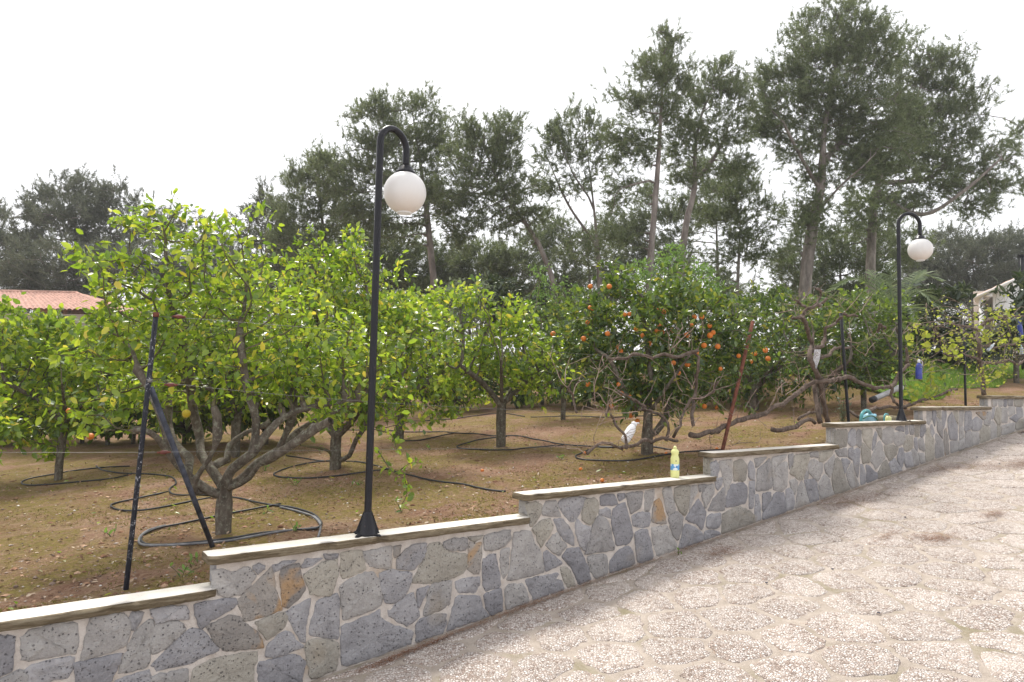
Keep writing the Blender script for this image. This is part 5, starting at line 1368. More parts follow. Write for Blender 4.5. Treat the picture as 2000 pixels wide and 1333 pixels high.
vine('gnarled double-trunked vine with thick sprawling limb beside the hanging foil',
     [(z4([(1115, 1110), (1080, 960), (1055, 800), (1005, 680), (965, 570), (980, 480), (950, 380), (910, 250)]), 10), (z4([(1045, 1100), (1020, 960), (1005, 800)]), 10), (z4([(985, 525), (1060, 480), (1090, 400), (1100, 340), (1180, 295), (1215, 245)]), 7), (z4([(1050, 580), (1120, 560), (1170, 505), (1290, 492)]), 6),
      (z4([(-10, 1215), (150, 1190), (300, 1130), (420, 1080), (600, 1040), (660, 980), (760, 955), (850, 880), (960, 790), (1100, 770), (1230, 742)]), 10), (z4([(650, 1160), (740, 1168), (850, 1135), (950, 1080), (1010, 1120)]), 9), (z4([(870, 1085), (950, 1035), (1050, 1010)]), 5), (z4([(905, 245), (930, 190), (1000, 165), (1060, 145), (1100, 95)]), 6.5), (z4([(905, 240), (860, 255), (805, 275)]), 7),
      (z4([(930, 175), (890, 140), (850, 110)]), 5), (z4([(1000, 165), (1060, 60), (1010, 10)]), 4)], 1.7,
     [z4([(690, 860), (760, 780), (830, 790)]), z4([(760, 885), (850, 820), (900, 770), (935, 700)]), z4([(740, 880), (730, 760), (712, 655)]), z4([(880, 780), (870, 680), (835, 590)]), z4([(900, 110), (940, 60), (965, 0)]), z4([(830, 190), (760, 205), (680, 215)]), z4([(330, 1050), (370, 980), (380, 970)]), z4([(0, 910), (100, 905), (180, 845), (330, 800)]), z4([(180, 840), (200, 760), (240, 730)]), z4([(160, 900), (240, 965), (340, 1050)]),
      z4([(0, 1150), (50, 1080), (70, 1060)]), z4([(150, 1210), (160, 1280), (220, 1300)]), z4([(330, 1290), (420, 1268), (550, 1270), (560, 1170)]), z4([(600, 1050), (640, 980), (680, 900), (700, 850)]), z4([(530, 830), (470, 930), (440, 990)])])
vine('low vine arm that curves under the small citrus tree to the far lamp',
     [(z5([(-10, 890), (80, 872), (140, 905), (220, 945), (330, 970), (440, 960), (490, 910), (520, 850), (560, 800), (595, 765)]), 8), (z5([(455, 955), (455, 1030), (475, 1090), (510, 1125)]), 5), (z5([(240, 1175), (320, 1140), (420, 1135), (500, 1140)]), 7), (z5([(90, 1170), (150, 1220), (180, 1215)]), 5), (z5([(590, 765), (590, 700), (575, 620)]), 6), (z5([(10, 330), (80, 340), (160, 355)]), 5), (z5([(330, 480), (350, 420), (400, 455)]), 5)], 1.2,
     [z5([(20, 330), (100, 250), (190, 140)]), z5([(170, 320), (230, 230), (290, 150)]), z5([(150, 300), (60, 200), (0, 250)]), z5([(40, 560), (170, 575), (280, 520), (330, 480)]), z5([(230, 690), (150, 640), (110, 600)]), z5([(220, 690), (270, 610), (310, 570)]), z5([(480, 690), (500, 600), (470, 590)]), z5([(100, 560), (85, 450), (90, 400)]), z5([(590, 700), (650, 640), (680, 580)]), z5([(440, 960), (420, 910), (330, 905)]), z5([(360, 470), (430, 520), (490, 440)]), z5([(260, 440), (290, 500), (330, 540)])])
cn = [z5([(550, 500), (650, 430), (800, 395), (950, 410), (1080, 440)]), z5([(1160, 340), (1080, 260), (980, 200), (880, 165)]), z5([(620, 850), (700, 845), (850, 820), (960, 800)]), z5([(600, 705), (700, 722), (800, 700), (880, 635)]), z5([(560, 870), (570, 960), (620, 1060)]), z5([(1200, 470), (1140, 380), (1050, 300), (900, 260), (740, 310)]), z5([(1200, 560), (1120, 530), (1020, 480), (860, 430), (800, 500)])]
for i in range(46):
    x0 = rng.uniform(640, 1560); y0 = rng.uniform(330, 900); dx = rng.uniform(-260, 260); up = rng.uniform(-40, 170)
    cn.append(z5([(x0, y0), (x0 + dx * .5, y0 - up), (x0 + dx, y0 - up * .5 + rng.uniform(-40, 60))]))
vD, ends = vine('sprouting vine with yellow-green young leaves between the far lamp and right edge',
     [(z5([(1248, 1030), (1240, 900), (1216, 750), (1212, 600), (1200, 470), (1240, 420), (1310, 375)]), 8), (z5([(1225, 740), (1350, 752), (1480, 732), (1550, 772), (1610, 715)]), 5.5), (z5([(560, 1140), (680, 1082), (800, 1055), (900, 1015), (1010, 980)]), 5.5), (z5([(1210, 720), (1120, 690), (1000, 700), (900, 670)]), 4.5), (z5([(1215, 600), (1350, 620), (1500, 590), (1620, 610)]), 4), (z5([(1205, 470), (1100, 440), (980, 420)]), 4), (z5([(1310, 375), (1450, 345), (1620, 350)]), 4.5)], 3.2, cn, .35)
E_ = np.array([e[0] for e in ends]); D_ = np.array([e[1] for e in ends]); D_ /= np.linalg.norm(D_, axis=1)[:, None] + 1e-9
sel = rng.random(len(E_)) < .75; E_, D_ = E_[sel], D_[sel]
cl_ = [(z5([(660, 545)])[0], 12, .13), (z5([(710, 500)])[0], 9, .12), (z5([(740, 600)])[0], 8, .12), (z5([(940, 620)])[0], 16, .16), (z5([(1030, 540)])[0], 6, .1), (z5([(990, 680)])[0], 7, .1), (z5([(1260, 530)])[0], 8, .1), (z5([(1430, 580)])[0], 9, .12), (z5([(1220, 360)])[0], 14, .2), (z5([(1330, 330)])[0], 14, .2), (z5([(1460, 360)])[0], 14, .18), (z5([(800, 970)])[0], 9, .1), (z5([(650, 1040)])[0], 10, .12), (z5([(780, 1035)])[0], 6, .08), (z5([(950, 1020)])[0], 6, .08), (z5([(1390, 830)])[0], 8, .1), (z5([(1280, 910)])[0], 6, .1), (z5([(570, 1040)])[0], 8, .1), (z5([(790, 860)])[0], 7, .1), (z5([(890, 905)])[0], 5, .08), (z5([(1540, 560)])[0], 6, .1)]
pp_, aa_, ll_ = [], [], []
for (x, y), n_, s_ in cl_:
    c_ = tr(x, y); pp_ += list(c_ + rng.normal(0, s_ * .55, (n_, 3))); aa_ += list(rng.normal(0, 1, (n_, 3))); ll_ += list(rng.uniform(.06, .12, n_))
pp_ += list(E_ + rng.normal(0, .01, E_.shape)); aa_ += list(D_); ll_ += list(rng.uniform(.02, .06, len(E_)))
pp_ += list(E_ + rng.normal(0, .03, E_.shape)); aa_ += list(D_ + rng.normal(0, .5, D_.shape)); ll_ += list(rng.uniform(.02, .05, len(E_)))
foliage(vD, np.array(pp_), np.array(aa_), np.array(ll_), .95, M['leaf_vine'], 200, 'young_leaves')

# ------------------------------------------------------------------ irrigation hoses on the soil
def hose(label, pts, r=.0098, mat='hose', closed=False):
    P = np.array([ground_px(x, y) for x, y in pts]); R = spline(P, .07)
    u, v = to_uv(R); R[:, 2] = EYE + soil_h(u, v) + r * .9
    R[:, 2] = np.convolve(np.pad(R[:, 2], 3, 'edge'), np.ones(7) / 7, 'valid') + .004
    m = MB(); m.tube(R, r, 7); o = m.build('irrigation_hose', M[mat]); return tag(o, label, 'hose', 'black irrigation hoses on the soil')
zz7 = lambda p: [(250 + x * .33016, 640 + y * .33016) for x, y in p]
zz2 = lambda p: [(x * .43723, 750 + y * .43723) for x, y in p]
zz6 = lambda p: [(500 + x * .25, 740 + y * .25) for x, y in p]
zr5 = lambda p: [(800 + x * .3376, 500 + y * .3376) for x, y in p]
hose('black hose looped round the front lemon trunk and reaching back to the left', zz7([(905, 1055), (760, 1080), (600, 1108), (450, 1140), (300, 1172), (200, 1192), (110, 1228), (75, 1262), (105, 1296), (200, 1300), (320, 1294), (450, 1280), (600, 1258), (800, 1224), (1000, 1202), (1110, 1192), (1146, 1160), (1100, 1108), (1000, 1080), (880, 1066), (750, 1048), (620, 1018), (480, 1002), (350, 1000), (270, 990), (245, 962), (285, 925), (255, 892), (180, 880), (0, 865)]) + zz2([(470, 392), (430, 370)]))
hose('dusty second hose beside the loop round the front lemon trunk', zz7([(220, 1180), (120, 1215), (66, 1262), (100, 1305), (330, 1300), (600, 1270), (900, 1216), (1112, 1186), (1138, 1165), (1090, 1118), (1000, 1092), (900, 1074)]), .010, 'hose_grey')
hose('short dusty hose end lying by the wall behind the coping', zz7([(1100, 1118), (1135, 1150), (1138, 1190), (1125, 1245)]), .010, 'hose_grey')
hose('open hose ring between the braced post and the front lemon trunk', zz2([(750, 482), (620, 508), (520, 532), (494, 550), (540, 568), (640, 565), (800, 540), (940, 514)]))
hose('hose ring round the slim trunk of the left citrus tree', zz2([(580, 366), (430, 378), (250, 404), (130, 424), (97, 440), (150, 451), (350, 447), (500, 430), (590, 404)]))
hose('hose running right from the second lemon tree to the wall', zz6([(240, 600), (350, 622), (480, 640), (600, 648), (700, 655), (850, 665), (950, 688), (1080, 728), (1200, 766), (1350, 802), (1500, 822), (1620, 832), (1750, 862), (1880, 882), (1950, 884)]))
hose('hose ring round the trunk of the second lemon tree', zz6([(580, 640), (430, 660), (280, 697), (175, 735), (138, 760), (180, 781), (300, 786), (450, 782), (600, 768), (750, 748), (860, 732), (1000, 714), (1040, 706)]))
hose('hose crossing the bare soil behind the near lamp', zz6([(700, 410), (850, 408), (1000, 405), (1150, 412), (1300, 415), (1450, 422), (1550, 434), (1700, 440)]) + zr5([(480, 1048), (610, 1046), (750, 1070), (880, 1090), (1000, 1105), (1160, 1114), (1400, 1112), (1520, 1128)]))
hose('short hose joining the crossing hose from the pale lemon tree', zz6([(1080, 487), (1180, 484), (1280, 476), (1400, 456), (1545, 432)]))
hose('hose ring round the straight lemon trunk in the middle', zz6([(1960, 460), (1850, 465), (1740, 476), (1640, 502), (1572, 532), (1590, 552), (1680, 560), (1850, 560), (2000, 552)]) + zr5([(680, 1108), (820, 1096), (890, 1092)]))
hose('hose ring round the orange tree trunk, nearest the wall', zr5([(1330, 1112), (1180, 1118), (1080, 1118), (1010, 1140), (960, 1165), (1000, 1186), (1160, 1191), (1300, 1188), (1480, 1160), (1600, 1140), (1800, 1128)]))
hose('thin hose line on the soil far back under the trees', zz6([(1280, 333), (1500, 322), (1700, 302), (1900, 280), (2100, 300)]), .010)
hose('far hose line behind the orange tree trunk', zr5([(700, 940), (850, 934), (1000, 932), (1200, 936), (1500, 920)]), .010)

# ------------------------------------------------------------------ bottles and small things
def bottle(label, bot, top, dia, mats, kind='spray', group=None, name='bottle'):
    b_, t_ = np.array(bot), np.array(top); H = np.linalg.norm(t_ - b_); ax = (t_ - b_) / H; R = dia / 2
    B = thing(name, label, 'bottle', np.minimum(b_, t_), group)
    if kind == 'bleach':
        prof = [(0, 0), (R * .94, .0), (R, .012 * H), (R, .22 * H), (R * .97, .24 * H), (R * .97, .46 * H), (R, .48 * H), (R * .98, .60 * H), (R * .80, .67 * H), (R * .74, .71 * H), (R * .90, .77 * H), (R * .92, .82 * H), (R * .72, .87 * H), (R * .34, .905 * H), (R * .30, .93 * H)]
        m = MB(); m.lathe(prof, b_, ax, 28); m.build('body', M[mats[0]], B)
        m = MB(); m.lathe([(R * .38, .915 * H), (R * .40, .92 * H), (R * .38, .97 * H), (R * .2, .975 * H), (R * .14, H), (0, H)], b_, ax, 16); m.build('cap', M[mats[1]], B)
        m = MB(); m.lathe([(R * 1.006, .235 * H), (R * 1.012, .24 * H), (R * 1.012, .42 * H), (R * 1.006, .425 * H)], b_, ax, 28); m.build('label', M['label'], B)
        s_ = MB(); s_.lathe([(0, .0), (R * .12, 0), (R * .12, .006), (0, .006)], b_ + ax * .53 * H - np.array([0, R * .98, 0]), (0, -1, 0), 10); s_.build('spot', M['dark_pebble'], B)
    else:
        prof = [(0, 0), (R * .9, 0), (R, .03 * H), (R * .97, .3 * H), (R, .66 * H), (R * .8, .74 * H), (R * .38, .80 * H), (R * .34, .86 * H)]
        m = MB(); m.lathe(prof, b_, ax, 20); m.build('body', M[mats[0]], B)
        m = MB(); m.lathe([(R * .42, .83 * H), (R * .44, .9 * H), (R * .36, .97 * H), (R * .2, H), (0, H)], b_, ax, 14); m.build('cap', M[mats[1]], B)
        if kind == 'trap':
            m = MB(); hp = b_ + ax * H * .9; m.tube(spline([hp + [.0, 0, 0], hp + np.array([.03, 0, .02]), hp + np.array([.055, 0, -.02]), hp + np.array([.05, 0, -.09])], .02), .004, 5); m.build('handle', M[mats[1]], B)
    return B
P = uvz(*[float(a) for a in to_uv(on_v(1318, 931, 4.66))], capz[2] + .053)
bottle('pale yellow bleach bottle with blue label, standing on the wall coping', P, P + [0, 0, .318], .088, ('yellow_plastic', 'yellow_plastic'), 'bleach')
hung = 'plastic bottles hung on the vines'
bottle('blue bottle with white neck hanging just right of the far lamp', tr(1794.5, 741, 5.0), tr(1794.5, 702, 5.0), .098, ('blue_plastic', 'white_plastic'), 'trap', hung)
bottle('blue bottle hanging in the vine at the right edge', tr(1994, 656), tr(1990, 627), .085, ('blue_plastic', 'blue_plastic'), 'trap', hung)
bottle('clear bottle tilted to the right among the vine shoots', tr(1929, 685), tr(1942, 671), .055, ('pale_plastic', 'white_plastic'), 'spray', hung)
bottle('clear bottle hanging below the blue one at the right edge', tr(1996, 692), tr(1994, 674), .06, ('pale_plastic', 'lightblue'), 'spray', hung)
for lab, p0, p1 in (('hanging string of the blue bottle beside the far lamp', tr(1794.5, 703, 5.0), tr(1792, 690)), ('hanging string of the blue bottle at the right edge', tr(1990, 628), tr(1990, 612)), ('hanging string of the tilted clear bottle', tr(1942, 671), tr(1944, 660)), ('hanging string of the lower clear bottle', tr(1994, 674), tr(1993, 657))):
    m = MB(); m.tube(spline([p0, (p0 + p1) / 2 + [.004, 0, 0], p1], .05), .002, 4); tag(m.build('string', M['twig_vine']), lab, 'string', 'strings of the hung bottles')
b_, t_ = tr(1219, 864, 5.25), tr(1240, 826, 5.25); ax = (t_ - b_) / np.linalg.norm(t_ - b_); H = np.linalg.norm(t_ - b_)
WB = thing('bottle', 'upturned white plastic bottle tied low among the bare vines by the orange trunk', 'bottle', b_, None)
m = MB(); m.lathe([(0, 0), (.040, .006), (.050, .03), (.052, .12), (.050, H * .66), (.038, H * .80), (.024, H * .86), (.02, H * .88)], b_, ax, 20); m.build('body', M['white_plastic'], WB)
m = MB(); m.lathe([(.022, H * .86), (.032, H * .88), (.034, H * .95), (.026, H), (0, H)], b_, ax, 16); m.build('cap', M['white_plastic'], WB)
m = MB(); m.box(b_ + ax * H * .94 + np.array([.03, -.01, .01]), (.022, 0, 0), (0, .010, 0), (0, 0, .008)); m.build('spout', M['white_plastic'], WB)
# strip of crinkled foil on the gnarled vine
f = [z4([p])[0] for p in ((1003, 512), (1054, 515), (1046, 590), (1020, 668), (1012, 660), (992, 590))]
g = MB(); n_ = 14; V = []
for i in range(n_):
    t_ = i / (n_ - 1); xl = np.interp(t_, [0, .5, 1], [f[0][0], f[5][0], f[4][0]]); xr = np.interp(t_, [0, .5, 1], [f[1][0], f[2][0], f[3][0]]); yy = np.interp(t_, [0, 1], [f[0][1], f[3][1]])
    for k in range(4): V.append(tr(xl + (xr - xl) * k / 3, yy, VT - .10 + .012 * ((i + k) % 2) + rng.uniform(-.004, .004)))
q_ = [[i * 4 + k, i * 4 + k + 1, i * 4 + k + 5, i * 4 + k + 4] for i in range(n_ - 1) for k in range(3)]
V = np.array(V); V2 = V + Vv * .003; nn_ = len(V); g.add(np.concatenate([V, V2]), q_ + [[a + nn_ for a in qq[::-1]] for qq in q_])
tag(g.build('foil_strip', M['foil'], smooth=False), 'crinkled silver foil strip hanging from the gnarled vine trunk', 'foil')
# turquoise watering can behind the wall and a small tap
c_ = tr(1698, 815, 4.95); c_[2] = ground_at(c_)
wc = thing('watering_can', 'turquoise watering can with big curved handle behind the wall by the far lamp', 'watering can', c_)
top_ = tr(1698, 811, 4.95)[2]; hb = top_ - c_[2]
m = MB(); m.lathe([(0, 0), (.088, 0), (.092, .02), (.088, hb * .75), (.075, hb), (.03, hb + .03), (.0, hb + .03)], c_, k=22); m.build('body', M['lightblue'], wc)
m = MB(); m.tube(spline([tr(1681, 826, 4.93), tr(1683, 810, 4.93), tr(1689, 803, 4.93), tr(1696, 803, 4.93), tr(1700, 809, 4.93), tr(1701, 815, 4.93)], .02), .022, 9); m.build('handle', M['turquoise'], wc)
m = MB(); m.tube(spline([tr(1700, 820, 4.92), tr(1706, 815, 4.92), tr(1709, 811, 4.92)], .02), np.array([.025] * len(spline([tr(1700, 820, 4.92), tr(1706, 815, 4.92), tr(1709, 811, 4.92)], .02))), 8); m.build('spout', M['lightblue'], wc)
m = MB(); m.tube(spline([tr(1686, 818, 4.85), tr(1694, 814, 4.85), tr(1704, 813, 4.85), tr(1712, 818, 4.85), tr(1716, 826, 4.85)], .03), .010, 7); tag(m.build('garden_hose', M['green_hose']), 'green garden hose draped over the turquoise watering can', 'hose')
c_ = tr(1733, 822, 4.9); TP = thing('garden_tap', 'small pale tap with turquoise hook left of the far lamp foot', 'tap', c_ - [0, 0, .1])
m = MB(); m.tube(spline([tr(1727, 826, 4.9), tr(1727, 813, 4.9), tr(1730, 809, 4.9), tr(1734, 810, 4.9)], .02), .013, 8); m.build('hook', M['turquoise'], TP)
m = MB(); m.lathe([(0, -.1), (.04, -.1), (.042, .03), (.02, .05), (0, .05)], tr(1735, 820, 4.9), k=12); m.build('body', M['yellow_plastic'], TP)
c0 = uvz(10.75, 5.0, float(soil_h(10.75, 5.0)))
m = MB(); m.lathe([(0, -.05), (.19, -.05), (.20, .10), (.17, .13), (0, .14)], c0, k=9); tag(m.build('stone_block', M['old_stone'], smooth=False), 'rough mossy stone block on the soil right behind the far lamp', 'stone')
p0, p1 = ground_px(1703, 784) + np.array([0, 0, .06]), ground_px(1703, 784) + (tr(1758, 757, 6.6) - tr(1703, 782, 6.6))
pp0, pp1 = tr(1704, 781, 5.6), tr(1759, 757, 5.5); PI_ = thing('drain_pipe', 'grey plastic pipe lying tilted on the soil left of the far lamp', 'pipe', pp0 - [0, 0, .05])
m = MB(); m.tube([pp0, pp1], .045, 14, caps=False); m.build('tube', M['pipe'], PI_)
dd = (pp1 - pp0) / np.linalg.norm(pp1 - pp0); m = MB(); m.tube([pp0 - dd * .03, pp0 + dd * .06], .051, 14); m.build('end_cap', M['hose'], PI_)
m = MB(); m.tube([pp1 - dd * .09, pp1 + dd * .01], .053, 14); m.build('socket', M['white_plastic'], PI_)

# small plants on the ground
def herb(name, label, base, n, L, mat, wr=.45, spread=.06, h=.08, group=None, cat='plant'):
    b = np.array(base); root = thing(name, label, cat, b, group); m = MB(); p, a = [], []
    for i in range(max(2, n // 3)):
        t_ = b + np.array([rng.normal(0, spread), rng.normal(0, spread), h * rng.uniform(.5, 1.2)]); S_ = spline([b - [0, 0, .01], (b + t_) / 2 + [0, 0, .01], t_], .02); m.tube(S_, .0022, 4)
        for k in range(3): p.append(S_[rng.integers(1, len(S_))]); a.append(rng.normal(0, 1, 3) + np.array([0, 0, .5]))
    m.build('stems', M['twig'], root)
    foliage(root, np.array(p), np.array(a), L * rng.uniform(.6, 1.2, len(p)), wr, M[mat], 0, 'leaves'); return root
for x, y, lab in ((520, 1005, 'green weed inside the hose loop, just right of the front lemon trunk'), (516, 920, 'green weed between the first and second lemon trunks'), (220, 1050, 'green weed on the mossy soil left of the leaning black post'), (1097, 900, 'green weed in the hose-free patch left of the orange tree trunk'),
               (372, 1108, 'bright weed close behind the left end of the second wall step'), (355, 1130, 'bright weed just above the lowest coping beside the wall step'), (575, 1040, 'green weed at the right end of the front hose loop'), (785, 1000, 'green weed below the hanging lemon shoot'), (577, 950, 'green weed beside the hose ring of the second lemon tree'),
               (100, 870, 'green weed by the far hedge behind the left citrus tree'), (1238, 880, 'green weed at the foot of the orange tree trunk'), (625, 885, 'green weed at the foot of the second lemon trunk'), (700, 950, 'green weed just left of the near lamp pole'), (1560, 838, 'green weed behind the third wall step below the gnarled vine'), (840, 880, 'green weed beside the hose crossing behind the near lamp')):
    herb('weed', lab, ground_px(x, y), 9, .05, 'leaf_light', group='weeds on the orchard soil')
herb('weed', 'tiny green weed at the foot of the wall on the paving', drive_px(1321, 1083) + Vv * -.02, 10, .035, 'leaf_light', spread=.03, h=.05)
herb('sprig', 'grey-green upright sprig beside the dark post behind the wall', ground_px(1646, 824), 90, .07, 'leaf_grey', .25, .07, .34)
# leafy low shoot of the second lemon tree in front of the soil, right of the near lamp
b = ground_px(785, 985); root = thing('lemon_shoot', 'low leafy lemon shoot hanging over the soil right of the near lamp', 'branch', b)
R = [np.array(spline([at(738, 880, 5.9), at(765, 920, 5.85), at(790, 935, 5.8), at(795, 965, 5.8), at(785, 985, 5.8)], .05)), np.array(spline([at(738, 840, 6), at(765, 850, 5.9), at(775, 880, 5.85)], .05)), np.array(spline([at(775, 925, 5.82), at(800, 905, 5.8), at(822, 905, 5.8)], .05))]
m = MB(); p, a = [], []
for r_ in R:
    m.tube(r_, np.linspace(.006, .003, len(r_)), 5)
    for i in range(1, len(r_)):
        for k in range(3): p.append(r_[i] + rng.normal(0, .012, 3)); a.append(rng.normal(0, .8, 3) + (r_[i] - r_[i - 1]) * 6)
m.build('stems', M['twig'], root); foliage(root, np.array(p), np.array(a), .075 * rng.uniform(.6, 1.2, len(p)), .58, M['leaf_lemon'], len(p), 'leaves')

for x, y, lab in ((1301, 889, 'fallen orange nearest the yellow bleach bottle'), (942, 923, 'fallen orange farthest left on the open soil'), (1134, 920, 'fallen orange on the open soil left of the hose ring'), (1176, 942, 'fallen orange close behind the pale coping'), (1142, 888, 'fallen orange at the left end of the orange tree hose ring'), (1400, 880, 'fallen orange at the foot of the rusty post')):
    P = ground_px(x, y); o = link('fallen_orange', ORANGE); o.location = P + [0, 0, .019]; o.rotation_euler = (rng.random() * 6, rng.random() * 6, 0); o.scale = (.5,) * 3
    tag(o, lab, 'orange', 'fallen oranges')

# ------------------------------------------------------------------ houses seen between the trees
def tiled_roof(name, eaveL, eaveR, ridgeR, ridgeL, parent, mat, pitch=.21):
    """ribbed roof plane"""
    e0, e1, r1, r0 = [np.array(a, float) for a in (eaveL, eaveR, ridgeR, ridgeL)]; n = max(4, int(np.linalg.norm(e1 - e0) / pitch)) * 4; k = 12
    nr = np.cross(e1 - e0, r0 - e0); nr /= np.linalg.norm(nr); nr *= np.sign(nr[2]); V = np.zeros((n + 1, k + 1, 3))
    for i in range(n + 1):
        s = i / n; a = e0 + (e1 - e0) * s; b = r0 + (r1 - r0) * s; w = abs(math.sin(math.pi * i / 4)) * .06
        for j in range(k + 1): V[i, j] = a + (b - a) * j / k + nr * (w + .02 * (j % 2))
    ii, jj = np.meshgrid(np.arange(n), np.arange(k), indexing='ij'); m = k + 1
    link(name, mesh_np(name, V.reshape(-1, 3), [np.stack([ii * m + jj, (ii + 1) * m + jj, (ii + 1) * m + jj + 1, ii * m + jj + 1], -1).reshape(-1, 4)], [M[mat]]), parent)
hb_ = at(60, 740, 28); hb_[2] = ground_at(hb_)
H1 = thing('house', 'low house with faded terracotta tiled roof behind the left citrus tree', 'house', hb_, 'houses beyond the trees')
eL, eR = at(-90, 601, 26), at(230, 607, 26); rL, rR = at(-60, 570, 30), at(150, 582, 30); eR[2] = eL[2]; rR[2] = rL[2]
tiled_roof('roof', eL, eR, rR, rL, H1, 'roof_tile')
bR = eR + (rR - rL) * 0 + np.array([0, 8, 0]); bL = eL + np.array([0, 8, 0])
tiled_roof('roof', eR, bR, rR, rR + [0, .1, 0], H1, 'roof_tile'); tiled_roof('roof', bR, bL, rL, rR, H1, 'roof_tile')
m = MB(); m.tube([rL, rR], .12, 8); m.tube([rR, eR], .10, 8); m.build('ridge_tiles', M['roof_tile'], H1)
m = MB(); cx = (eL + bR) / 2; hz_ = eL[2] - .12; m.box((cx[0], cx[1], (hz_ + hb_[2] - .3) / 2), ((eR[0] - eL[0]) / 2 - .4, 0, 0), (0, 3.6, 0), (0, 0, (hz_ - hb_[2] + .3) / 2)); m.build('wall', M['render_beige'], H1, smooth=False)
Yh = 33.; wb = at(1990, 740, Yh); wb[2] = ground_at(wb)
H2 = thing('house', 'white gabled house with pale tiled eaves, half hidden at the right edge', 'house', wb, 'houses beyond the trees')
pL, pA = at(1899, 579, Yh), at(2014, 537, Yh); pR = pL.copy(); pR[0] = 2 * pA[0] - pL[0]; wl_ = at(1909, 600, Yh)[0]; wr_ = 2 * pA[0] - wl_
o0, o1, oz = at(1919, 600, Yh)[0], at(1938, 600, Yh)[0], at(1930, 576.5, Yh)[2]; zb_ = wb[2] - .3
slope = (pA[2] - pL[2]) / (pA[0] - pL[0]); zx = lambda x: pL[2] - .10 + slope * (min(x, 2 * pA[0] - x) - pL[0])
def wallpiece(xs, m):
    for (xa, za0), (xb, zb0) in zip(xs[:-1], xs[1:]):
        F = [(xa, Yh, za0), (xb, Yh, zb0), (xb, Yh, zx(xb)), (xa, Yh, zx(xa))]; B = [(x, y + .25, z) for x, y, z in F]
        m.add(F + B, [[0, 1, 2, 3], [5, 4, 7, 6], [0, 4, 5, 1], [3, 2, 6, 7], [0, 3, 7, 4], [1, 5, 6, 2]])
m = MB(); wallpiece([(wl_, zb_), (o0, zb_)], m); wallpiece([(o0, oz), (o1, oz)], m); wallpiece([(o1, zb_), (pA[0], zb_), (wr_, zb_)], m)
m.box((wl_ + .12, Yh + 4, (zx(wl_) + zb_) / 2), (.12, 0, 0), (0, 3.7, 0), (0, 0, (zx(wl_) - zb_) / 2 - .05)); m.build('wall', M['render_white'], H2, smooth=False)
m = MB(); m.box(((o0 + o1) / 2, Yh + 1.6, (oz + zb_) / 2 + .2), ((o1 - o0) / 2 + .6, 0, 0), (0, .05, 0), (0, 0, (oz - zb_) / 2 + .3)); m.build('porch_wall', M['shade_room'], H2, smooth=False)
for a, b in ((pL, pA), (pR, pA)):
    m = MB(); d_ = b - a; n_ = np.array([-d_[2], 0, d_[0]]); n_ /= np.linalg.norm(n_); n_ *= np.sign(n_[2]); c_ = (a + b) / 2 + np.array([0, 4, 0])
    m.box(c_ + n_ * .02, d_ / 2, (0, 4.35, 0), n_ * .05); m.build('roof', M['render_white'], H2, smooth=False)
    f0 = a + np.array([0, -.12, 0]) + n_ * .075; f1 = b + np.array([0, -.12, 0]) + n_ * .075
    tiled_roof('roof_tiles', f0, f0 + np.array([0, 8.7, 0]), f1 + np.array([0, 8.7, 0]), f1, H2, 'roof_far')
H2.rotation_euler = (0, 0, -math.atan2(990, FPX)); H2.scale = (.80, 1, 1)          # the gable faces the drive
# dark gate pillar at the right edge
P0 = at(2001, 740, 19.); P0[2] = ground_at(P0); zt = at(2000, 500, 19.)[2]
m = MB(); m.box((P0[0], P0[1], (P0[2] + zt) / 2 - .1), (.05, 0, 0), (0, .05, 0), (0, 0, (zt - P0[2]) / 2 + .1)); m.box((P0[0], P0[1], zt + .01), (.062, 0, 0), (0, .062, 0), (0, 0, .02))
tag(m.build('pergola_post', M['black'], smooth=False), 'square dark metal post rising at the very right edge', 'post')

# ------------------------------------------------------------------ ground litter
def scatter(n, u0, u1, v0, v1, power=1.):
    out_u, out_v = [], []
    while len(out_u) < n:
        k = n * 3; u = rng.uniform(u0, u1, k); v = v0 + (v1 - v0) * rng.random(k) ** power
        x = Uv[0] * u + Vv[0] * v; y = Uv[1] * u + Vv[1] * v; d = np.hypot(x, y)
        ok = (y > 1) & (np.abs(x / y) < .84) & (rng.random(k) < np.clip((5.5 / d) ** 1.2, 0, 1))
        out_u += u[ok].tolist(); out_v += v[ok].tolist()
    return np.array(out_u[:n]), np.array(out_v[:n])
OCT = np.array([(1, 0, 0), (-1, 0, 0), (0, 1, 0), (0, -1, 0), (0, 0, 1), (0, 0, -.6), (.62, .62, .35), (-.62, .62, .3), (.6, -.62, .35), (-.6, -.6, .3)], float)
OF = np.array([[0, 6, 8], [0, 6, 2], [6, 4, 8], [4, 6, 7], [6, 2, 7], [7, 1, 9], [1, 7, 2], [4, 7, 9], [9, 8, 4], [3, 8, 9], [3, 9, 1], [3, 0, 8]])
def pebbles(name, n, smin, smax, base_fn, u, v, mat):
    s = smin * (smax / smin) ** (rng.random(n) ** 2.6); a = rng.uniform(0, 6.28, n); st = rng.uniform(.6, 1.3, (n, 3)); st[:, 2] *= .6
    V = OCT[None] * st[:, None] * s[:, None, None] * rng.uniform(.85, 1.15, (n, 10, 1)); ca, sa = np.cos(a)[:, None], np.sin(a)[:, None]
    V = np.stack([V[..., 0] * ca - V[..., 1] * sa, V[..., 0] * sa + V[..., 1] * ca, V[..., 2]], -1)
    z = base_fn(u, v) + EYE + s * .15
    V = V + (Uv * u[:, None] + Vv * v[:, None] + Zv * z[:, None])[:, None]
    F = (OF[None] + (np.arange(n) * 10)[:, None, None]).reshape(-1, 3); link(name, mesh_np(name, V.reshape(-1, 3), [F], [mat], smooth=False), None, 'stuff')
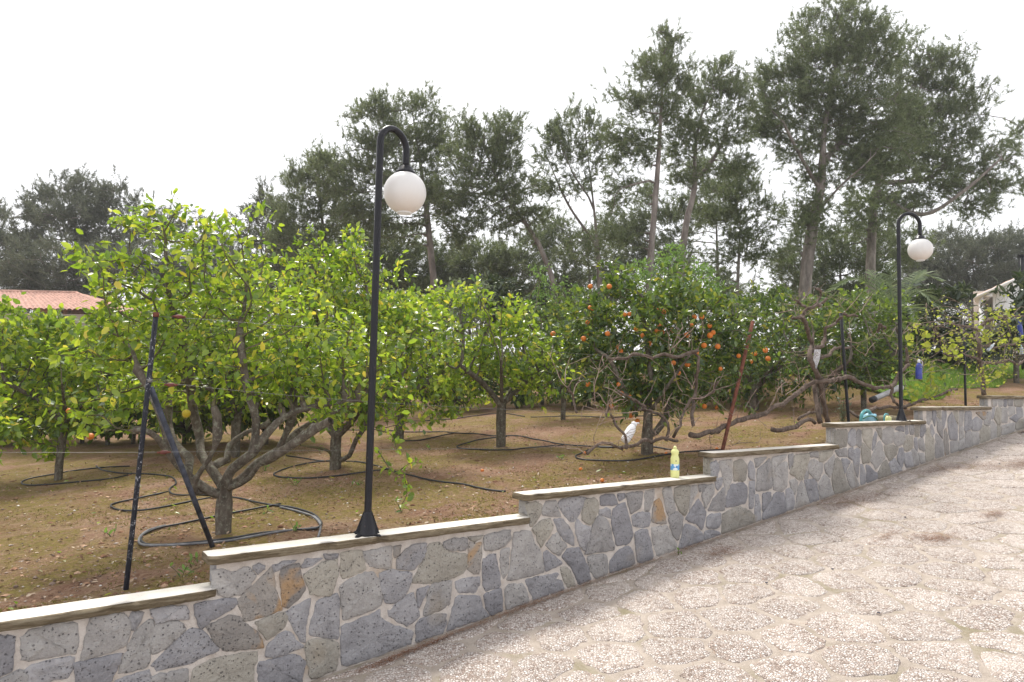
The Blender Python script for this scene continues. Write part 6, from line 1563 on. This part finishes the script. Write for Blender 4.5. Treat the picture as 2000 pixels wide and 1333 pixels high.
u, v = scatter(9000, -3, 15, 4.76, 12.5, 1.3); pebbles('soil_gravel', 9000, .0035, .017, soil_h, u, v, M['pebble'])
k = 500; u = np.concatenate([rng.normal(-.9, .8, k)]); v = 4.76 + np.abs(rng.normal(0, .5, k)); pebbles('corner_gravel', k, .006, .024, soil_h, u, v, M['pebble'])
u, v = scatter(3200, -3, 15, 4.76, 12.5, 1.2); pebbles('soil_clods', 3200, .008, .034, lambda a, b: soil_h(a, b) - .004, u, v, M['clod'])
def chips(name, u, v, smin, smax, mat, lift=.006, flat=.35, wr=.45):
    n = len(u); P = Uv * u[:, None] + Vv * v[:, None] + Zv * (soil_h(u, v) + EYE + lift)[:, None]; ax = rng.normal(0, 1, (n, 3)); ax[:, 2] *= flat
    x = ax / np.linalg.norm(ax, axis=1)[:, None]; nn = rng.normal(0, flat, (n, 3)); nn[:, 2] = 1; nn -= x * (nn * x).sum(1)[:, None]; nn /= np.linalg.norm(nn, axis=1)[:, None]
    me = leaves_mesh(name, P, (x, np.cross(nn, x), nn), rng.uniform(smin, smax, n), wr, mat); link(name, me, None, 'stuff')
u, v = scatter(10000, -3, 15, 4.76, 13, 1.2); chips('leaf_litter', u, v, .010, .052, M['litter'])
u, v = scatter(90, -2, 13, 4.9, 11, 1.); chips('fallen_green_leaves', u, v, .05, .085, M['leaf_lemon'], .012)
# moss and short weeds in patches
u, v = scatter(26000, -3, 14, 4.74, 11, 1.1); g_ = fbm(u * .8, v * .8, 55, 4) > .02; u, v = u[g_], v[g_]; n = len(u)
P = Uv * u[:, None] + Vv * v[:, None] + Zv * (soil_h(u, v) + EYE - .002)[:, None]
V, T = tris_tufts(P, np.tile([0, 0, .9], (n, 1)), 4, .016, .006, .55); V[:, 2] = np.maximum(V[:, 2], np.repeat(P[:, 2], 12) - .004)
link('moss', mesh_np('moss', V, [T], [M['moss_tuft']]), None, 'stuff')
# lawn grass
n = 16000; lu_ = rng.uniform(13.7, 26, n); lv_ = lawn_edge(lu_) + rng.random(n) ** 1.3 * 5; P = Uv * lu_[:, None] + Vv * lv_[:, None] + Zv * (soil_h(lu_, lv_) + EYE + .03)[:, None]
V, T = tris_tufts(P, np.tile([0, 0, 1.5], (n, 1)), 4, .085, .016, .4); link('grass', mesh_np('grass', V, [T], [M['grass']]), None, 'stuff')
# dry needles swept along the foot of the wall and in small drifts on the paving
def needles(name, pts, sig, n, hgt=.012):
    c = np.array([to_uv(drive_px(x, y)) for x, y in pts]); i = rng.integers(0, len(c), n); t_ = rng.random(n)[:, None]; j = np.minimum(i + 1, len(c) - 1)
    q = c[i] * (1 - t_) + c[j] * t_ + rng.normal(0, 1, (n, 2)) * np.array(sig); q[:, 1] = np.minimum(q[:, 1], 4.515)
    a = rng.uniform(0, 6.28, n); L = rng.uniform(.02, .06, n); d = np.stack([np.cos(a), np.sin(a)], 1) * L[:, None]; w = np.stack([-np.sin(a), np.cos(a)], 1) * .0016
    z = drive_z(q[:, 0]) + .016 + rng.random(n) * hgt
    def w3(p2, zz): return Uv * p2[:, :1] + Vv * p2[:, 1:] + Zv * (zz + EYE)[:, None]
    V = np.stack([w3(q - d - w, z), w3(q - d + w, z), w3(q + d, z + rng.uniform(-.004, .008, n))], 1).reshape(-1, 3)
    link(name, mesh_np(name, V, [np.arange(len(V)).reshape(-1, 3)], [M['needle_litter']]), None, 'stuff')
needles('needle_drift', [(1780, 1052), (1840, 1054)], (.10, .06), 420)
needles('needle_drift', [(1700, 1056), (1735, 1050)], (.12, .03), 150)
needles('needle_drift', [(1925, 1010), (1945, 1006)], (.10, .05), 250)
needles('needle_drift', [(1800, 925), (1850, 915), (1930, 912), (2010, 908)], (.25, .10), 2600)
needles('needle_drift', [(1380, 1085), (1420, 1080)], (.12, .06), 220)
needles('needle_drift', [(1750, 955), (1700, 975), (1640, 985)], (.2, .12), 1000)
needles('needle_drift', [(700, 1318), (872, 1248), (1106, 1158), (1412, 1050), (1662, 962), (1827, 898), (2000, 846)], (.05, .014), 2300)
needles('needle_drift', [(1000, 1240), (1500, 1090), (1800, 1000), (2000, 960), (1900, 1200), (1300, 1200)], (1.2, .9), 1500)
for i, (lab, x, y) in enumerate((('dark pebble lying alone on the pale paving, centre right', 1626, 1115), ('dark pebble near the needle drift on the paving', 1768, 1013), ('bluish pebble on the paving towards the bottom', 1716, 1201), ('dark pebble on the paving nearest the wall foot', 1497, 1142), ('small dark pebble at the far end of the paving', 1908, 895), ('small dark pebble far off on the paving among red needles', 1952, 908))):
    P = drive_px(x, y); m = MB(); m.lathe([(0, -.004), (.012, 0), (.018, .008), (.013, .017), (0, .02)], P + [0, 0, .012], k=8); o = m.build('pebble', M['dark_pebble']); o.scale = (.75, .55, .6); tag(o, lab, 'pebble', 'loose pebbles on the paving')
u = rng.uniform(.5, 13, 260); v = 4.5 - rng.random(260) ** .7 * 6; pebbles('paving_grit', 260, .003, .009, lambda a, b: drive_z(a) + .014, u, v, M['pebble'])

# ------------------------------------------------------------------ rain-hazed air
HB = MB(); HB.box((0, 0, 7.6), (660, 0, 0), (0, 660, 0), (0, 0, 10.2))
t = NT('rain_haze'); pv = t.n('ShaderNodeVolumePrincipled'); pv.inputs['Color'].default_value = (.93, .94, .96, 1); pv.inputs['Density'].default_value = .0012; pv.inputs['Anisotropy'].default_value = .2
t.l(pv.outputs[0], t.out.inputs['Volume'])
hz = link('haze', HB.mesh('haze', t.m, False), None, 'stuff')
